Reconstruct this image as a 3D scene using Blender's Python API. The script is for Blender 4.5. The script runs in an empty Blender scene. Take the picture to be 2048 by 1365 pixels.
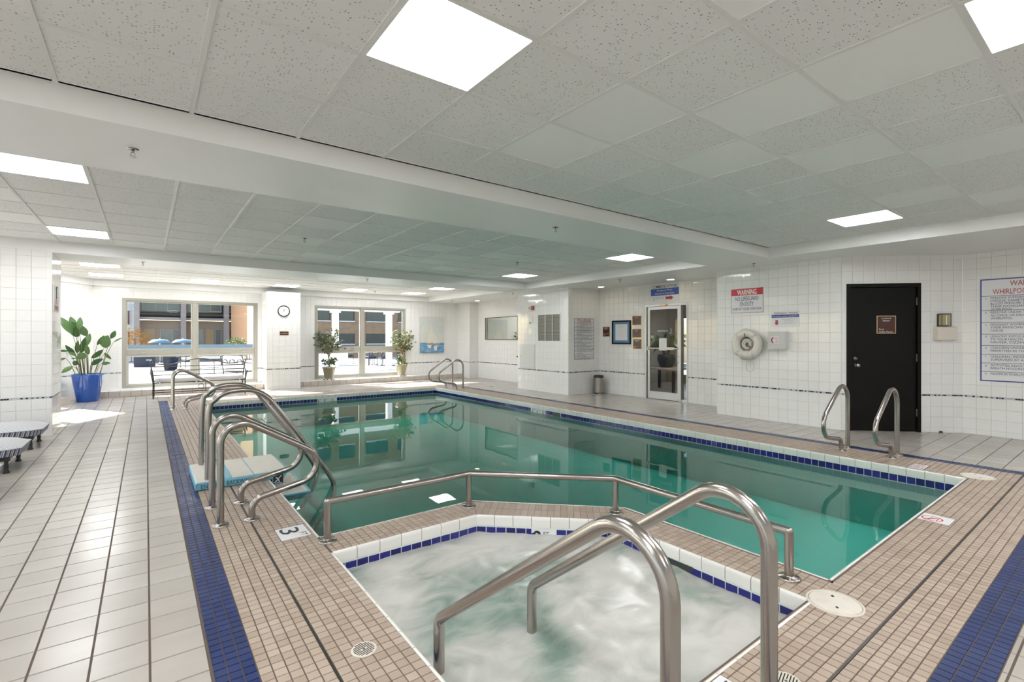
import bpy, bmesh, math, random
from mathutils import Vector as V, Matrix as M, noise as mnoise
R = random.Random(7)
PI = math.pi
S = bpy.context.scene
COL = S.collection

# ------------------------------------------------------------------ camera, sky, sun, exposure
CAM_H, FPX, YAW, CXP, CYP = 1.3985, 969.3, math.radians(37.064), 1024.0, 675.65   # 2048 x 1365 frame
cd = bpy.data.cameras.new('camera')
cd.sensor_fit = 'HORIZONTAL'; cd.sensor_width = 36.0; cd.lens = FPX / 2048 * 36
cd.shift_y = (CYP - 682.5) / 2048
cd.clip_start = .02; cd.clip_end = 500
cam = bpy.data.objects.new('camera', cd); COL.objects.link(cam)
cam.location = (0, 0, CAM_H); cam.rotation_euler = (PI / 2, 0, -YAW)
S.camera = cam

SUN_DIR = V((1.54, -2.47, -2.30)).normalized()
w = bpy.data.worlds.new('world'); S.world = w; w.use_nodes = True
nt = w.node_tree; nt.nodes.clear()
sky = nt.nodes.new('ShaderNodeTexSky'); sky.sky_type = 'NISHITA'; sky.sun_disc = False
sky.sun_elevation = math.asin(-SUN_DIR.z); sky.sun_rotation = math.atan2(-SUN_DIR.x, -SUN_DIR.y)
sky.air_density = 1.0; sky.dust_density = 1.5; sky.ozone_density = 1.0
bg = nt.nodes.new('ShaderNodeBackground'); bg.inputs['Strength'].default_value = .34
wo = nt.nodes.new('ShaderNodeOutputWorld')
nt.links.new(sky.outputs[0], bg.inputs[0]); nt.links.new(bg.outputs[0], wo.inputs[0])
sd = bpy.data.lights.new('sun', 'SUN'); sd.energy = 15.0; sd.angle = math.radians(.55); sd.color = (1, .95, .87)
sun = bpy.data.objects.new('sun', sd); COL.objects.link(sun)
sun.rotation_euler = SUN_DIR.to_track_quat('-Z', 'Y').to_euler(); sun.location = (-8, 25, 18)

S.view_settings.view_transform = 'Standard'
S.view_settings.look = 'None'
S.view_settings.gamma = 1.0
S.view_settings.use_curve_mapping = False
S.view_settings.exposure = .80
PANEL_STRENGTH = 13.0
cy = S.cycles
cy.use_denoising = True
cy.max_bounces = 10; cy.diffuse_bounces = 5; cy.glossy_bounces = 5; cy.transmission_bounces = 6
cy.transparent_max_bounces = 16; cy.volume_bounces = 0
cy.caustics_reflective = False; cy.caustics_refractive = False
cy.sample_clamp_indirect = 6.0
cy.use_adaptive_sampling = True

# ------------------------------------------------------------------ camera maths (only used to rank pieces by size)
def px(p):
    d = V(p) - V((0, 0, CAM_H))
    z = d.x * math.sin(YAW) + d.y * math.cos(YAW)
    if z < .15: return None
    return (CXP + FPX * (d.x * math.cos(YAW) - d.y * math.sin(YAW)) / z, CYP - FPX * d.z / z)
def px_size(pts):
    q = [px(p) for p in pts]
    if any(a is None for a in q): return 0
    cx = sum(a[0] for a in q) / len(q); cyy = sum(a[1] for a in q) / len(q)
    if not (-30 < cx < 2078 and -30 < cyy < 1395): return 0
    A = 0
    for i in range(len(q)):
        a, b = q[i], q[(i + 1) % len(q)]
        A += a[0] * b[1] - a[1] * b[0]
    return math.sqrt(abs(A) / 2)

# ------------------------------------------------------------------ materials
def new_mat(name):
    m = bpy.data.materials.new(name); m.use_nodes = True
    return m, m.node_tree, m.node_tree.nodes['Principled BSDF']
def setp(b, **k):
    names = dict(base='Base Color', rough='Roughness', metal='Metallic', spec='Specular IOR Level', coat='Coat Weight', coatr='Coat Roughness',
                 trans='Transmission Weight', ior='IOR', emit='Emission Color', es='Emission Strength', alpha='Alpha', sheen='Sheen Weight', aniso='Anisotropic')
    for a, v in k.items():
        i = b.inputs[names[a]]
        i.default_value = (*v, 1) if isinstance(v, tuple) and len(v) == 3 else v
def plain(name, base, rough=.5, **k):
    m, t, b = new_mat(name); setp(b, base=base, rough=rough, **k); return m
def node(t, typ, **k):
    n = t.nodes.new(typ)
    for a, v in k.items():
        if a in ('operation', 'blend_type', 'data_type', 'noise_dimensions', 'feature', 'distance', 'wave_type', 'bands_direction', 'interpolation'): setattr(n, a, v)
        else: n.inputs[a].default_value = v
    return n
def ramp(t, fac, stops):
    r = t.nodes.new('ShaderNodeValToRGB'); e = r.color_ramp.elements
    while len(e) > 1: e.remove(e[-1])
    e[0].position = stops[0][0]; e[0].color = (*stops[0][1], 1)
    for p, c in stops[1:]:
        x = e.new(p); x.color = (*c, 1)
    t.links.new(fac, r.inputs[0]); return r
def rnd_out(t):
    """a random number per piece: works for single objects and for pieces joined in one mesh"""
    oi = t.nodes.new('ShaderNodeObjectInfo'); ge = t.nodes.new('ShaderNodeNewGeometry')
    a = node(t, 'ShaderNodeMath', operation='ADD'); t.links.new(oi.outputs['Random'], a.inputs[0]); t.links.new(ge.outputs['Random Per Island'], a.inputs[1])
    f = node(t, 'ShaderNodeMath', operation='FRACT'); t.links.new(a.outputs[0], f.inputs[0])
    return f.outputs[0], ge.outputs['Position']
def mapping(t, vec, scale=(1, 1, 1), loc=(0, 0, 0)):
    m = t.nodes.new('ShaderNodeMapping'); m.inputs['Scale'].default_value = scale; m.inputs['Location'].default_value = loc
    t.links.new(vec, m.inputs[0]); return m.outputs[0]
def noise(t, vec, scale, detail=3, rough=.55, dist=0):
    n = node(t, 'ShaderNodeTexNoise', Scale=scale, Detail=detail, Roughness=rough, Distortion=dist)
    t.links.new(vec, n.inputs['Vector']); return n.outputs['Fac']
def mix(t, fac, a, b, blend='MIX'):
    n = t.nodes.new('ShaderNodeMix'); n.data_type = 'RGBA'; n.blend_type = blend
    for s, v in ((0, fac), (6, a), (7, b)):
        if hasattr(v, 'is_linked'): t.links.new(v, n.inputs[s])
        else: n.inputs[s].default_value = v if s == 0 else (*v, 1)
    return n.outputs[2]
def bump(t, b, h, strength=.2, dist=.01):
    n = node(t, 'ShaderNodeBump', Strength=strength, Distance=dist)
    t.links.new(h, n.inputs['Height']); t.links.new(n.outputs[0], b.inputs['Normal'])
def tile_mat(name, lo, hi, rough, mott=.0, mscale=8, mcol=(.4, .35, .3), bmp=0, bscale=20, stretch=(1, 1, 1), spec=.5, rvar=0):
    m, t, b = new_mat(name)
    r, pos = rnd_out(t)
    c = ramp(t, r, [(0, lo), (1, hi)]).outputs[0]
    vec = mapping(t, pos, stretch)
    if mott:
        n = noise(t, vec, mscale, 5, .6)
        f = ramp(t, n, [(.38, (0, 0, 0)), (.72, (mott, mott, mott))]).outputs[0]
        c = mix(t, f, c, mcol)
    t.links.new(c, b.inputs['Base Color'])
    setp(b, rough=rough, spec=spec)
    if rvar:
        n = noise(t, vec, mscale * .7, 3)
        mr = node(t, 'ShaderNodeMapRange'); t.links.new(n, mr.inputs[0])
        mr.inputs[1].default_value = .3; mr.inputs[2].default_value = .7; mr.inputs[3].default_value = max(.02, rough - rvar); mr.inputs[4].default_value = rough + rvar
        t.links.new(mr.outputs[0], b.inputs['Roughness'])
    if bmp: bump(t, b, noise(t, vec, bscale, 3), bmp, .004)
    return m

MT = {}
MT['wall_tile'] = tile_mat('wall_tile', (.81, .805, .79), (.83, .825, .81), .07, bmp=.10, bscale=9)
MT['wall_grout'] = plain('wall_grout', (.82, .81, .79), .8)
MT['paint'] = plain('white_paint', (.83, .83, .82), .34, spec=.45)
MT['matte_white'] = plain('matte_white', (.78, .775, .75), .6)
MT['floor_tile'] = tile_mat('floor_tile', (.395, .36, .325), (.45, .415, .375), .24, mott=.28, mscale=2.2, mcol=(.33, .30, .28), bmp=.03, bscale=9, stretch=(1.0, 2.6, 1), rvar=.03)
MT['floor_grout'] = plain('floor_grout', (.115, .085, .07), .85)
MT['mosaic'] = tile_mat('mosaic_tile', (.36, .283, .225), (.45, .367, .30), .42, mott=.25, mscale=3, mcol=(.31, .225, .17), spec=.35)
MT['mosaic_grout'] = plain('mosaic_grout', (.13, .09, .07), .85)
MT['blue_tile'] = tile_mat('blue_tile', (.013, .026, .10), (.022, .040, .14), .34, mott=.35, mscale=5, mcol=(.05, .06, .11), spec=.3, bmp=.2, bscale=18, rvar=.1)
MT['pool_blue'] = tile_mat('waterline_tile', (.010, .012, .11), (.020, .02, .20), .10)
MT['coping'] = tile_mat('coping_tile', (.74, .73, .69), (.80, .79, .75), .14)
MT['joint_white'] = plain('pool_grout', (.58, .57, .56), .7)
MT['plaster'] = plain('pool_plaster', (.76, .80, .76), .7)
MT['chrome'] = None
m, t, b = new_mat('brushed_steel'); setp(b, base=(.40, .37, .345), metal=1.0, rough=.22)
ge = t.nodes.new('ShaderNodeNewGeometry'); bump(t, b, noise(t, mapping(t, ge.outputs['Position'], (1, 1, 6)), 60, 2), .03, .002); MT['chrome'] = m
MT['dark_steel'] = plain('dark_steel', (.16, .15, .145), .38, metal=.9)
MT['black_iron'] = plain('black_iron', (.022, .02, .019), .45)
MT['black'] = plain('black_paint', (.006, .0055, .005), .38, spec=.18)
MT['black_plastic'] = plain('black_plastic', (.02, .02, .02), .4)
MT['white_plastic'] = plain('white_plastic', (.78, .77, .73), .35)
MT['cream_plastic'] = plain('cream_plastic', (.72, .66, .58), .4)
MT['sign_white'] = plain('sign_white', (.74, .74, .76), .35)
MT['ink_black'] = plain('ink_black', (.02, .02, .025), .5)
MT['ink_navy'] = plain('ink_navy', (.03, .04, .13), .5)
MT['ink_grey'] = plain('ink_grey', (.25, .25, .26), .5)
MT['ink_red'] = plain('ink_red', (.42, .02, .03), .5)
MT['red'] = plain('sign_red', (.55, .015, .03), .4)
MT['brick_red'] = plain('arrow_red', (.36, .06, .045), .5)
MT['sign_blue'] = plain('sign_blue', (.035, .10, .42), .4)
MT['border_blue'] = plain('border_blue', (.045, .075, .30), .4)
MT['gold'] = plain('brass_edge', (.60, .45, .22), .3, metal=.7)
MT['maroon'] = plain('maroon_plate', (.075, .022, .018), .25)
MT['white_ink'] = plain('white_ink', (.8, .8, .78), .5)
MT['alu'] = plain('aluminium', (.50, .51, .52), .35, metal=.75)
MT['win_frame'] = plain('window_frame', (.36, .345, .30), .45); MT['sash'] = plain('window_sash', (.47, .455, .41), .45)
MT['blue_mat'] = plain('blue_mat', (.10, .25, .45), .6)
MT['soil'] = plain('soil', (.05, .03, .02), .9)
MT['pot_blue'] = plain('blue_glaze', (.008, .075, .36), .10, coat=.6)
MT['pot_olive'] = tile_mat('olive_ceramic', (.27, .24, .15), (.30, .27, .17), .35, mott=.4, mscale=18, mcol=(.36, .33, .23))
MT['stem'] = plain('stem', (.13, .14, .05), .6)
MT['bark'] = plain('bark', (.24, .17, .10), .8)
def leaf_mat(name, lo, hi, tr=.25, rough=.32):
    m, t, b = new_mat(name); r, pos = rnd_out(t)
    c = ramp(t, r, [(0, lo), (1, hi)]).outputs[0]; t.links.new(c, b.inputs['Base Color']); setp(b, rough=rough)
    tl = t.nodes.new('ShaderNodeBsdfTranslucent'); t.links.new(c, tl.inputs[0])
    ms = t.nodes.new('ShaderNodeMixShader'); ms.inputs[0].default_value = tr
    t.links.new(b.outputs[0], ms.inputs[1]); t.links.new(tl.outputs[0], ms.inputs[2]); t.links.new(ms.outputs[0], t.nodes['Material Output'].inputs[0])
    return m
MT['leaf'] = leaf_mat('broad_leaf', (.035, .10, .03), (.13, .24, .075))
MT['leaf_small'] = leaf_mat('small_leaf', (.04, .07, .03), (.30, .33, .14), .3)
MT['leaf_dark'] = leaf_mat('dark_leaf', (.03, .06, .03), (.08, .13, .06), .1)  # leaf in darker greens
MT['cushion'] = plain('pale_cushion', (.62, .62, .64), .8)
MT['tie'] = plain('cushion_tie', (.55, .55, .57), .8)
# ceiling tile: mineral fibre with dark fissures, and smooth replacement tiles
def ceiling_mat(name, base, amount):
    m, t, b = new_mat(name); r, pos = rnd_out(t); setp(b, rough=.85, spec=.2)
    vo = node(t, 'ShaderNodeTexVoronoi', Scale=1.0); t.links.new(mapping(t, pos, (64, 118, 1)), vo.inputs['Vector'])
    sep = t.nodes.new('ShaderNodeSeparateColor'); t.links.new(vo.outputs['Color'], sep.inputs[0])
    dot = ramp(t, vo.outputs['Distance'], [(.0, (1, 1, 1)), (.22, (1, 1, 1)), (.34, (0, 0, 0))]).outputs[0]
    pick = ramp(t, sep.outputs[0], [(1 - amount - .02, (0, 0, 0)), (1 - amount, (1, 1, 1))]).outputs[0]
    spk = mix(t, 1.0, dot, pick, 'MULTIPLY')
    hi = tuple(x * 1.035 for x in base); c = ramp(t, r, [(0, base), (1, hi)]).outputs[0]
    if amount: c = mix(t, spk, c, (.22, .20, .18))
    t.links.new(c, b.inputs['Base Color']); return m
MT['ceil_tile'] = ceiling_mat('ceiling_tile', (.785, .78, .775), .20)
MT['ceil_smooth'] = ceiling_mat('ceiling_tile_smooth', (.84, .84, .83), 0)
MT['ceil_grid'] = plain('ceiling_grid', (.76, .755, .74), .5)
MT['ceil_gap'] = plain('ceiling_void', (.10, .095, .09), .9)
m, t, b = new_mat('light_diffuser'); setp(b, base=(.9, .9, .88), rough=.5, emit=(.965, .98, 1.0), es=PANEL_STRENGTH); MT['panel'] = m
m, t, b = new_mat('warm_diffuser'); setp(b, base=(.9, .9, .85), rough=.5, emit=(1, .93, .83), es=PANEL_STRENGTH); MT['panel_warm'] = m
m, t, b = new_mat('downlight_glow'); setp(b, base=(.9, .85, .7), emit=(1, .82, .6), es=14); MT['downlight'] = m
# clear glass pane: see-through with mirror reflection by Fresnel
def glass_mat(name, tint, ior=1.45, rough=.0, gain=1.0):
    m, t, b = new_mat(name); t.nodes.remove(b)
    tr = t.nodes.new('ShaderNodeBsdfTransparent'); tr.inputs[0].default_value = (*tint, 1)
    gl = t.nodes.new('ShaderNodeBsdfGlossy'); gl.inputs['Roughness'].default_value = rough
    fr = t.nodes.new('ShaderNodeFresnel'); fr.inputs[0].default_value = ior
    g = node(t, 'ShaderNodeMath', operation='MULTIPLY'); g.inputs[1].default_value = gain; t.links.new(fr.outputs[0], g.inputs[0])
    ge = t.nodes.new('ShaderNodeNewGeometry'); iv = node(t, 'ShaderNodeMath', operation='SUBTRACT'); iv.inputs[0].default_value = 1; t.links.new(ge.outputs['Backfacing'], iv.inputs[1])
    g2 = node(t, 'ShaderNodeMath', operation='MULTIPLY'); t.links.new(g.outputs[0], g2.inputs[0]); t.links.new(iv.outputs[0], g2.inputs[1])      # the far side of the pane only lets light out
    ms = t.nodes.new('ShaderNodeMixShader'); t.links.new(g2.outputs[0], ms.inputs[0]); t.links.new(tr.outputs[0], ms.inputs[1]); t.links.new(gl.outputs[0], ms.inputs[2])
    t.links.new(ms.outputs[0], t.nodes['Material Output'].inputs[0]); return m
MT['glass'] = glass_mat('window_glass', (.93, .95, .94), 1.35)
MT['door_glass'] = glass_mat('door_glass', (.80, .80, .78), 1.5)
MT['mirror'] = plain('mirror_glass', (.72, .73, .70), .03, metal=1.0)
# pool water: absorbing body with a mirror-like rippled surface
m, t, b = new_mat('pool_water'); t.nodes.remove(b)
tr = t.nodes.new('ShaderNodeBsdfTransparent'); gl = t.nodes.new('ShaderNodeBsdfGlossy'); gl.inputs['Roughness'].default_value = .012
fr = t.nodes.new('ShaderNodeFresnel'); fr.inputs[0].default_value = 1.34
ge = t.nodes.new('ShaderNodeNewGeometry')
bp = node(t, 'ShaderNodeBump', Strength=.05, Distance=.01)
t.links.new(noise(t, mapping(t, ge.outputs['Position'], (1, 1, 1)), 2.2, 2), bp.inputs['Height'])
t.links.new(bp.outputs[0], gl.inputs['Normal']); t.links.new(bp.outputs[0], fr.inputs['Normal'])
ms = t.nodes.new('ShaderNodeMixShader'); t.links.new(fr.outputs[0], ms.inputs[0]); t.links.new(tr.outputs[0], ms.inputs[1]); t.links.new(gl.outputs[0], ms.inputs[2])
t.links.new(ms.outputs[0], t.nodes['Material Output'].inputs['Surface'])
va = t.nodes.new('ShaderNodeVolumeAbsorption'); va.inputs['Color'].default_value = (.17, .85, .785, 1); va.inputs['Density'].default_value = 1.05
t.links.new(va.outputs[0], t.nodes['Material Output'].inputs['Volume']); MT['water'] = m
# whirlpool: foaming water
m, t, b = new_mat('foaming_water'); setp(b, rough=.22, spec=.4)
ge = t.nodes.new('ShaderNodeNewGeometry')
n1 = node(t, 'ShaderNodeTexNoise', Scale=1.5, Detail=1.8, Roughness=.45, Distortion=.5); t.links.new(ge.outputs['Position'], n1.inputs['Vector'])
n2 = node(t, 'ShaderNodeTexNoise', Scale=3.4, Detail=5, Roughness=.55, Distortion=.8); t.links.new(mapping(t, ge.outputs['Position'], (1, 1.6, 1)), n2.inputs['Vector'])
ad = node(t, 'ShaderNodeMath', operation='MULTIPLY_ADD'); t.links.new(n2.outputs[0], ad.inputs[0]); ad.inputs[1].default_value = .45
sc = node(t, 'ShaderNodeMath', operation='MULTIPLY'); t.links.new(n1.outputs[0], sc.inputs[0]); sc.inputs[1].default_value = .75
t.links.new(sc.outputs[0], ad.inputs[2])
rp = ramp(t, ad.outputs[0], [(.42, (.17, .235, .20)), (.515, (.30, .345, .31)), (.60, (.45, .455, .42)), (.72, (.57, .56, .53))])
t.links.new(rp.outputs[0], b.inputs['Base Color']); bump(t, b, ad.outputs[0], .25, .03); MT['foam'] = m

# ------------------------------------------------------------------ object helpers
def link(name, me, mt=None, parent=None, mtx=None):
    o = bpy.data.objects.new(name, me); COL.objects.link(o)
    if mt is not None and me is not None and not me.materials: me.materials.append(MT[mt] if isinstance(mt, str) else mt)
    if parent is not None: o.parent = parent
    if mtx is not None: o.matrix_local = mtx
    return o
def thing(name, label, cat, loc=(0, 0, 0), rz=0, group=None, mtx=None):
    o = bpy.data.objects.new(name, None); COL.objects.link(o); o.empty_display_size = .1
    if mtx is not None: o.matrix_world = mtx
    else: o.location = loc; o.rotation_euler = (0, 0, rz)
    return tag(o, label, cat, group)
def tag(o, label, cat, group=None, kind=None):
    if label: o['label'] = label
    if cat: o['category'] = cat
    if group: o['group'] = group
    if kind: o['kind'] = kind
    return o
def frame(O, U, N):
    """matrix of a face: x runs right along it, y up, z out of it"""
    U = V(U).normalized(); N = V(N).normalized(); Y = N.cross(U)
    m = M((U, Y, N)).transposed().to_4x4(); m.translation = V(O); return m

class B:
    """collects simple shapes into one mesh"""
    def __init__(s): s.v = []; s.f = []; s.smooth = []
    def add(s, vs, fs, sm=False):
        n = len(s.v); s.v += [tuple(p) for p in vs]; s.f += [tuple(i + n for i in f) for f in fs]; s.smooth += [sm] * len(fs); return s
    def box(s, x0, y0, z0, x1, y1, z1, bev=0):
        if bev <= 0:
            vs = [(x, y, z) for z in (z0, z1) for y in (y0, y1) for x in (x0, x1)]
            return s.add(vs, [(0, 2, 3, 1), (4, 5, 7, 6), (0, 1, 5, 4), (2, 6, 7, 3), (0, 4, 6, 2), (1, 3, 7, 5)])
        bm = bmesh.new(); bmesh.ops.create_cube(bm, size=1)
        for v in bm.verts: v.co = V(((x0 + x1) / 2 + v.co.x * (x1 - x0), (y0 + y1) / 2 + v.co.y * (y1 - y0), (z0 + z1) / 2 + v.co.z * (z1 - z0)))
        bmesh.ops.bevel(bm, geom=bm.edges[:], offset=bev, segments=2, profile=.5, affect='EDGES')
        bm.verts.index_update()
        s.add([v.co.copy() for v in bm.verts], [[v.index for v in f.verts] for f in bm.faces]); bm.free(); return s
    def prism(s, poly, z0, z1):
        n = len(poly); vs = [(x, y, z0) for x, y in poly] + [(x, y, z1) for x, y in poly]
        a = sum(poly[i][0] * poly[(i + 1) % n][1] - poly[(i + 1) % n][0] * poly[i][1] for i in range(n))
        idx = list(range(n))
        fs = [tuple(reversed(idx)), tuple(i + n for i in idx)] + [(i, (i + 1) % n, (i + 1) % n + n, i + n) for i in range(n)]
        if a < 0: fs = [tuple(reversed(f)) for f in fs]
        return s.add(vs, fs)
    def tube(s, pts, r, seg=10, cap=True, taper=None):
        pts = [V(p) for p in pts]; n = len(pts); T = []
        for i in range(n):
            a = pts[max(0, i - 1)]; c = pts[min(n - 1, i + 1)]; T.append((c - a).normalized())
        up = V((0, 0, 1)) if abs(T[0].z) < .9 else V((1, 0, 0))
        nrm = T[0].cross(up).normalized(); vs = []
        for i in range(n):
            if i: nrm = (nrm - T[i] * nrm.dot(T[i])).normalized()
            bn = T[i].cross(nrm); rr = r if taper is None else r * (1 + (taper - 1) * i / (n - 1))
            for k in range(seg):
                a = 2 * PI * k / seg; vs.append(pts[i] + (nrm * math.cos(a) + bn * math.sin(a)) * rr)
        fs = [(i * seg + k, i * seg + (k + 1) % seg, (i + 1) * seg + (k + 1) % seg, (i + 1) * seg + k) for i in range(n - 1) for k in range(seg)]
        s.add(vs, [f[::-1] for f in fs], True)
        if cap: s.add(vs[:seg], [tuple(range(seg))]); s.add(vs[-seg:], [tuple(reversed(range(seg)))])
        return s
    def lathe(s, prof, seg=24, o=(0, 0, 0), close=True):
        vs = [(o[0] + r * math.cos(2 * PI * k / seg), o[1] + r * math.sin(2 * PI * k / seg), o[2] + z) for r, z in prof for k in range(seg)]
        m = len(prof)
        fs = [(i * seg + k, i * seg + (k + 1) % seg, (i + 1) * seg + (k + 1) % seg, (i + 1) * seg + k) for i in range(m - 1) for k in range(seg)]
        s.add(vs, fs, True)
        if close:
            s.add(vs[:seg], [tuple(reversed(range(seg)))]); s.add(vs[-seg:], [tuple(range(seg))])
        return s
    def disc(s, x, y, z0, z1, r, seg=24): return s.lathe([(r, z0), (r, z1)], seg, (x, y, 0))
    def sphere(s, c, r, sx=1, sy=1, sz=1, seg=12, rings=8):
        prof = [(max(1e-4, math.sin(PI * i / rings)) , -math.cos(PI * i / rings)) for i in range(rings + 1)]
        vs = [(c[0] + r * sx * p * math.cos(2 * PI * k / seg), c[1] + r * sy * p * math.sin(2 * PI * k / seg), c[2] + r * sz * q) for p, q in prof for k in range(seg)]
        return s.add(vs, [(i * seg + k, i * seg + (k + 1) % seg, (i + 1) * seg + (k + 1) % seg, (i + 1) * seg + k) for i in range(rings) for k in range(seg)], True)
    def torus(s, c, R_, r, m=None, seg=28, sub=10):
        m = m or M.Identity(4); vs = []
        for i in range(seg):
            a = 2 * PI * i / seg
            for k in range(sub):
                q = 2 * PI * k / sub; vs.append(m @ V(((R_ + r * math.cos(q)) * math.cos(a), (R_ + r * math.cos(q)) * math.sin(a), r * math.sin(q))) + V(c))
        return s.add(vs, [(i * sub + k, ((i + 1) % seg) * sub + k, ((i + 1) % seg) * sub + (k + 1) % sub, i * sub + (k + 1) % sub) for i in range(seg) for k in range(sub)], True)
    def mesh(s, name='mesh'):
        me = bpy.data.meshes.new(name); me.from_pydata(s.v, [], s.f)
        me.polygons.foreach_set('use_smooth', s.smooth); me.update(); return me
    def build(s, name, mt, parent=None, mtx=None): return link(name, s.mesh(name), mt, parent, mtx)

def fillet(pts, rad, n=7):
    """polyline with its corners rounded; rad is one radius or a list for the inner corners"""
    pts = [V(p) for p in pts]; out = [pts[0]]
    for i in range(1, len(pts) - 1):
        r = rad if not isinstance(rad, (list, tuple)) else rad[i - 1]
        a, p, c = pts[i - 1], pts[i], pts[i + 1]; u = (a - p).normalized(); v = (c - p).normalized()
        ang = u.angle(v); d = min(r / math.tan(ang / 2), (a - p).length * .95, (c - p).length * .95); r = d * math.tan(ang / 2)
        bis = (u + v).normalized(); cen = p + bis * (r / math.sin(ang / 2))
        s0 = p + u * d - cen; s1 = p + v * d - cen; tot = s0.angle(s1)
        for k in range(n + 1):
            f = k / n; out.append(cen + (s0 * math.sin((1 - f) * tot) + s1 * math.sin(f * tot)) / math.sin(tot) if tot > 1e-4 else cen + s0)
    out.append(pts[-1]); return out
def catmull(pts, n=6):
    P = [V(p) for p in pts]; P = [2 * P[0] - P[1]] + P + [2 * P[-1] - P[-2]]; out = []
    for i in range(1, len(P) - 2):
        a, b, c, d = P[i - 1:i + 3]
        for k in range(n):
            u = k / n; out.append(.5 * ((2 * b) + (c - a) * u + (2 * a - 5 * b + 4 * c - d) * u * u + (3 * b - a - 3 * c + d) * u ** 3))
    out.append(P[-2]); return out

FONT = None
def text_mesh(s, h=1.0, width=None, bold=0.0, spacing=1.0, depth=.0):
    """lettering as a mesh, centred on the origin, letters h tall"""
    c = bpy.data.curves.new('lettering', 'FONT'); c.body = s; c.size = 1; c.resolution_u = 2; c.offset = bold; c.space_character = spacing
    c.align_x = 'CENTER'; c.extrude = 0; c.fill_mode = 'FRONT'
    o = bpy.data.objects.new("lettering", c)
    me = bpy.data.meshes.new_from_object(o)
    bpy.data.objects.remove(o); bpy.data.curves.remove(c)
    me.name = 'lettering'; me.materials.clear()
    if not len(me.vertices): return me
    xs = [v.co.x for v in me.vertices]; ys = [v.co.y for v in me.vertices]
    w0, h0 = max(xs) - min(xs), .70
    k = h / h0; kx = k if width is None else width / w0; mx = (max(xs) + min(xs)) / 2
    for v in me.vertices: v.co = V(((v.co.x - mx) * kx, (v.co.y - .35) * k, 0))
    return me
def text(parent, s, x, y, h, mt, width=None, z=.002, align='C', bold=0.0, rot=0, name='lettering', mirror=False):
    me = text_mesh(s, h, width, bold)
    if align != 'C' and len(me.vertices):
        xs = [v.co.x for v in me.vertices]; dx = -min(xs) if align == 'L' else -max(xs)
        for v in me.vertices: v.co.x += dx
    if mirror:
        for v in me.vertices: v.co.x = -v.co.x
    return link(name, me, mt, parent, M.Translation((x, y, z)) @ M.Rotation(rot, 4, 'Z'))
def merge_text(parent, items, mt, name='lettering'):
    """several lines of one printed block as one mesh: items are (string, x, y, height, width, align)"""
    b = B()
    for s, x, y, h, wd, al in items:
        me = text_mesh(s, h, wd)
        if not len(me.vertices): bpy.data.meshes.remove(me); continue
        xs = [v.co.x for v in me.vertices]; dx = x + (0 if al == 'C' else -min(xs))
        b.add([(v.co.x + dx, v.co.y + y, .002) for v in me.vertices], [tuple(p.vertices) for p in me.polygons]); bpy.data.meshes.remove(me)
    o = b.build(name, mt, parent)
    if len(items) > 1: o['kind'] = 'stuff'
    return o

# ------------------------------------------------------------------ fields of tiles
def clip_poly(poly, a, b, c):
    """keep the part of a convex polygon where a*x+b*y <= c"""
    out = []
    for i in range(len(poly)):
        p, q = poly[i], poly[(i + 1) % len(poly)]; dp = a * p[0] + b * p[1] - c; dq = a * q[0] + b * q[1] - c
        if dp <= 1e-9: out.append(p)
        if (dp < -1e-9 and dq > 1e-9) or (dp > 1e-9 and dq < -1e-9):
            k = dp / (dp - dq); out.append((p[0] + (q[0] - p[0]) * k, p[1] + (q[1] - p[1]) * k))
    return out
def cut_rect(r, h):
    """rectangle r minus rectangle h, as rectangles"""
    x0, y0, x1, y1 = r; a0, b0, a1, b1 = h
    if a0 >= x1 or a1 <= x0 or b0 >= y1 or b1 <= y0: return [r]
    out = []
    if b0 > y0: out.append((x0, y0, x1, b0))
    if b1 < y1: out.append((x0, b1, x1, y1))
    yy0, yy1 = max(y0, b0), min(y1, b1)
    if a0 > x0: out.append((x0, yy0, a0, yy1))
    if a1 < x1: out.append((a1, yy0, x1, yy1))
    return [q for q in out if q[2] - q[0] > .012 and q[3] - q[1] > .012]
MESH_CACHE = {}
def tile_geo(poly, depth, inset):
    n = len(poly); cx = sum(p[0] for p in poly) / n; cyy = sum(p[1] for p in poly) / n
    area = sum(poly[i][0] * poly[(i + 1) % n][1] - poly[(i + 1) % n][0] * poly[i][1] for i in range(n))
    if area < 0: poly = poly[::-1]
    size = max(max(abs(p[0] - cx), abs(p[1] - cyy)) for p in poly); k = max(0, 1 - inset / max(size, 1e-4))
    vs = [(x, y, 0) for x, y in poly] + [(cx + (x - cx) * k, cyy + (y - cyy) * k, depth) for x, y in poly]
    fs = [tuple(range(n, 2 * n))] + [(i, (i + 1) % n, (i + 1) % n + n, i + n) for i in range(n)]
    return vs, fs
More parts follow.
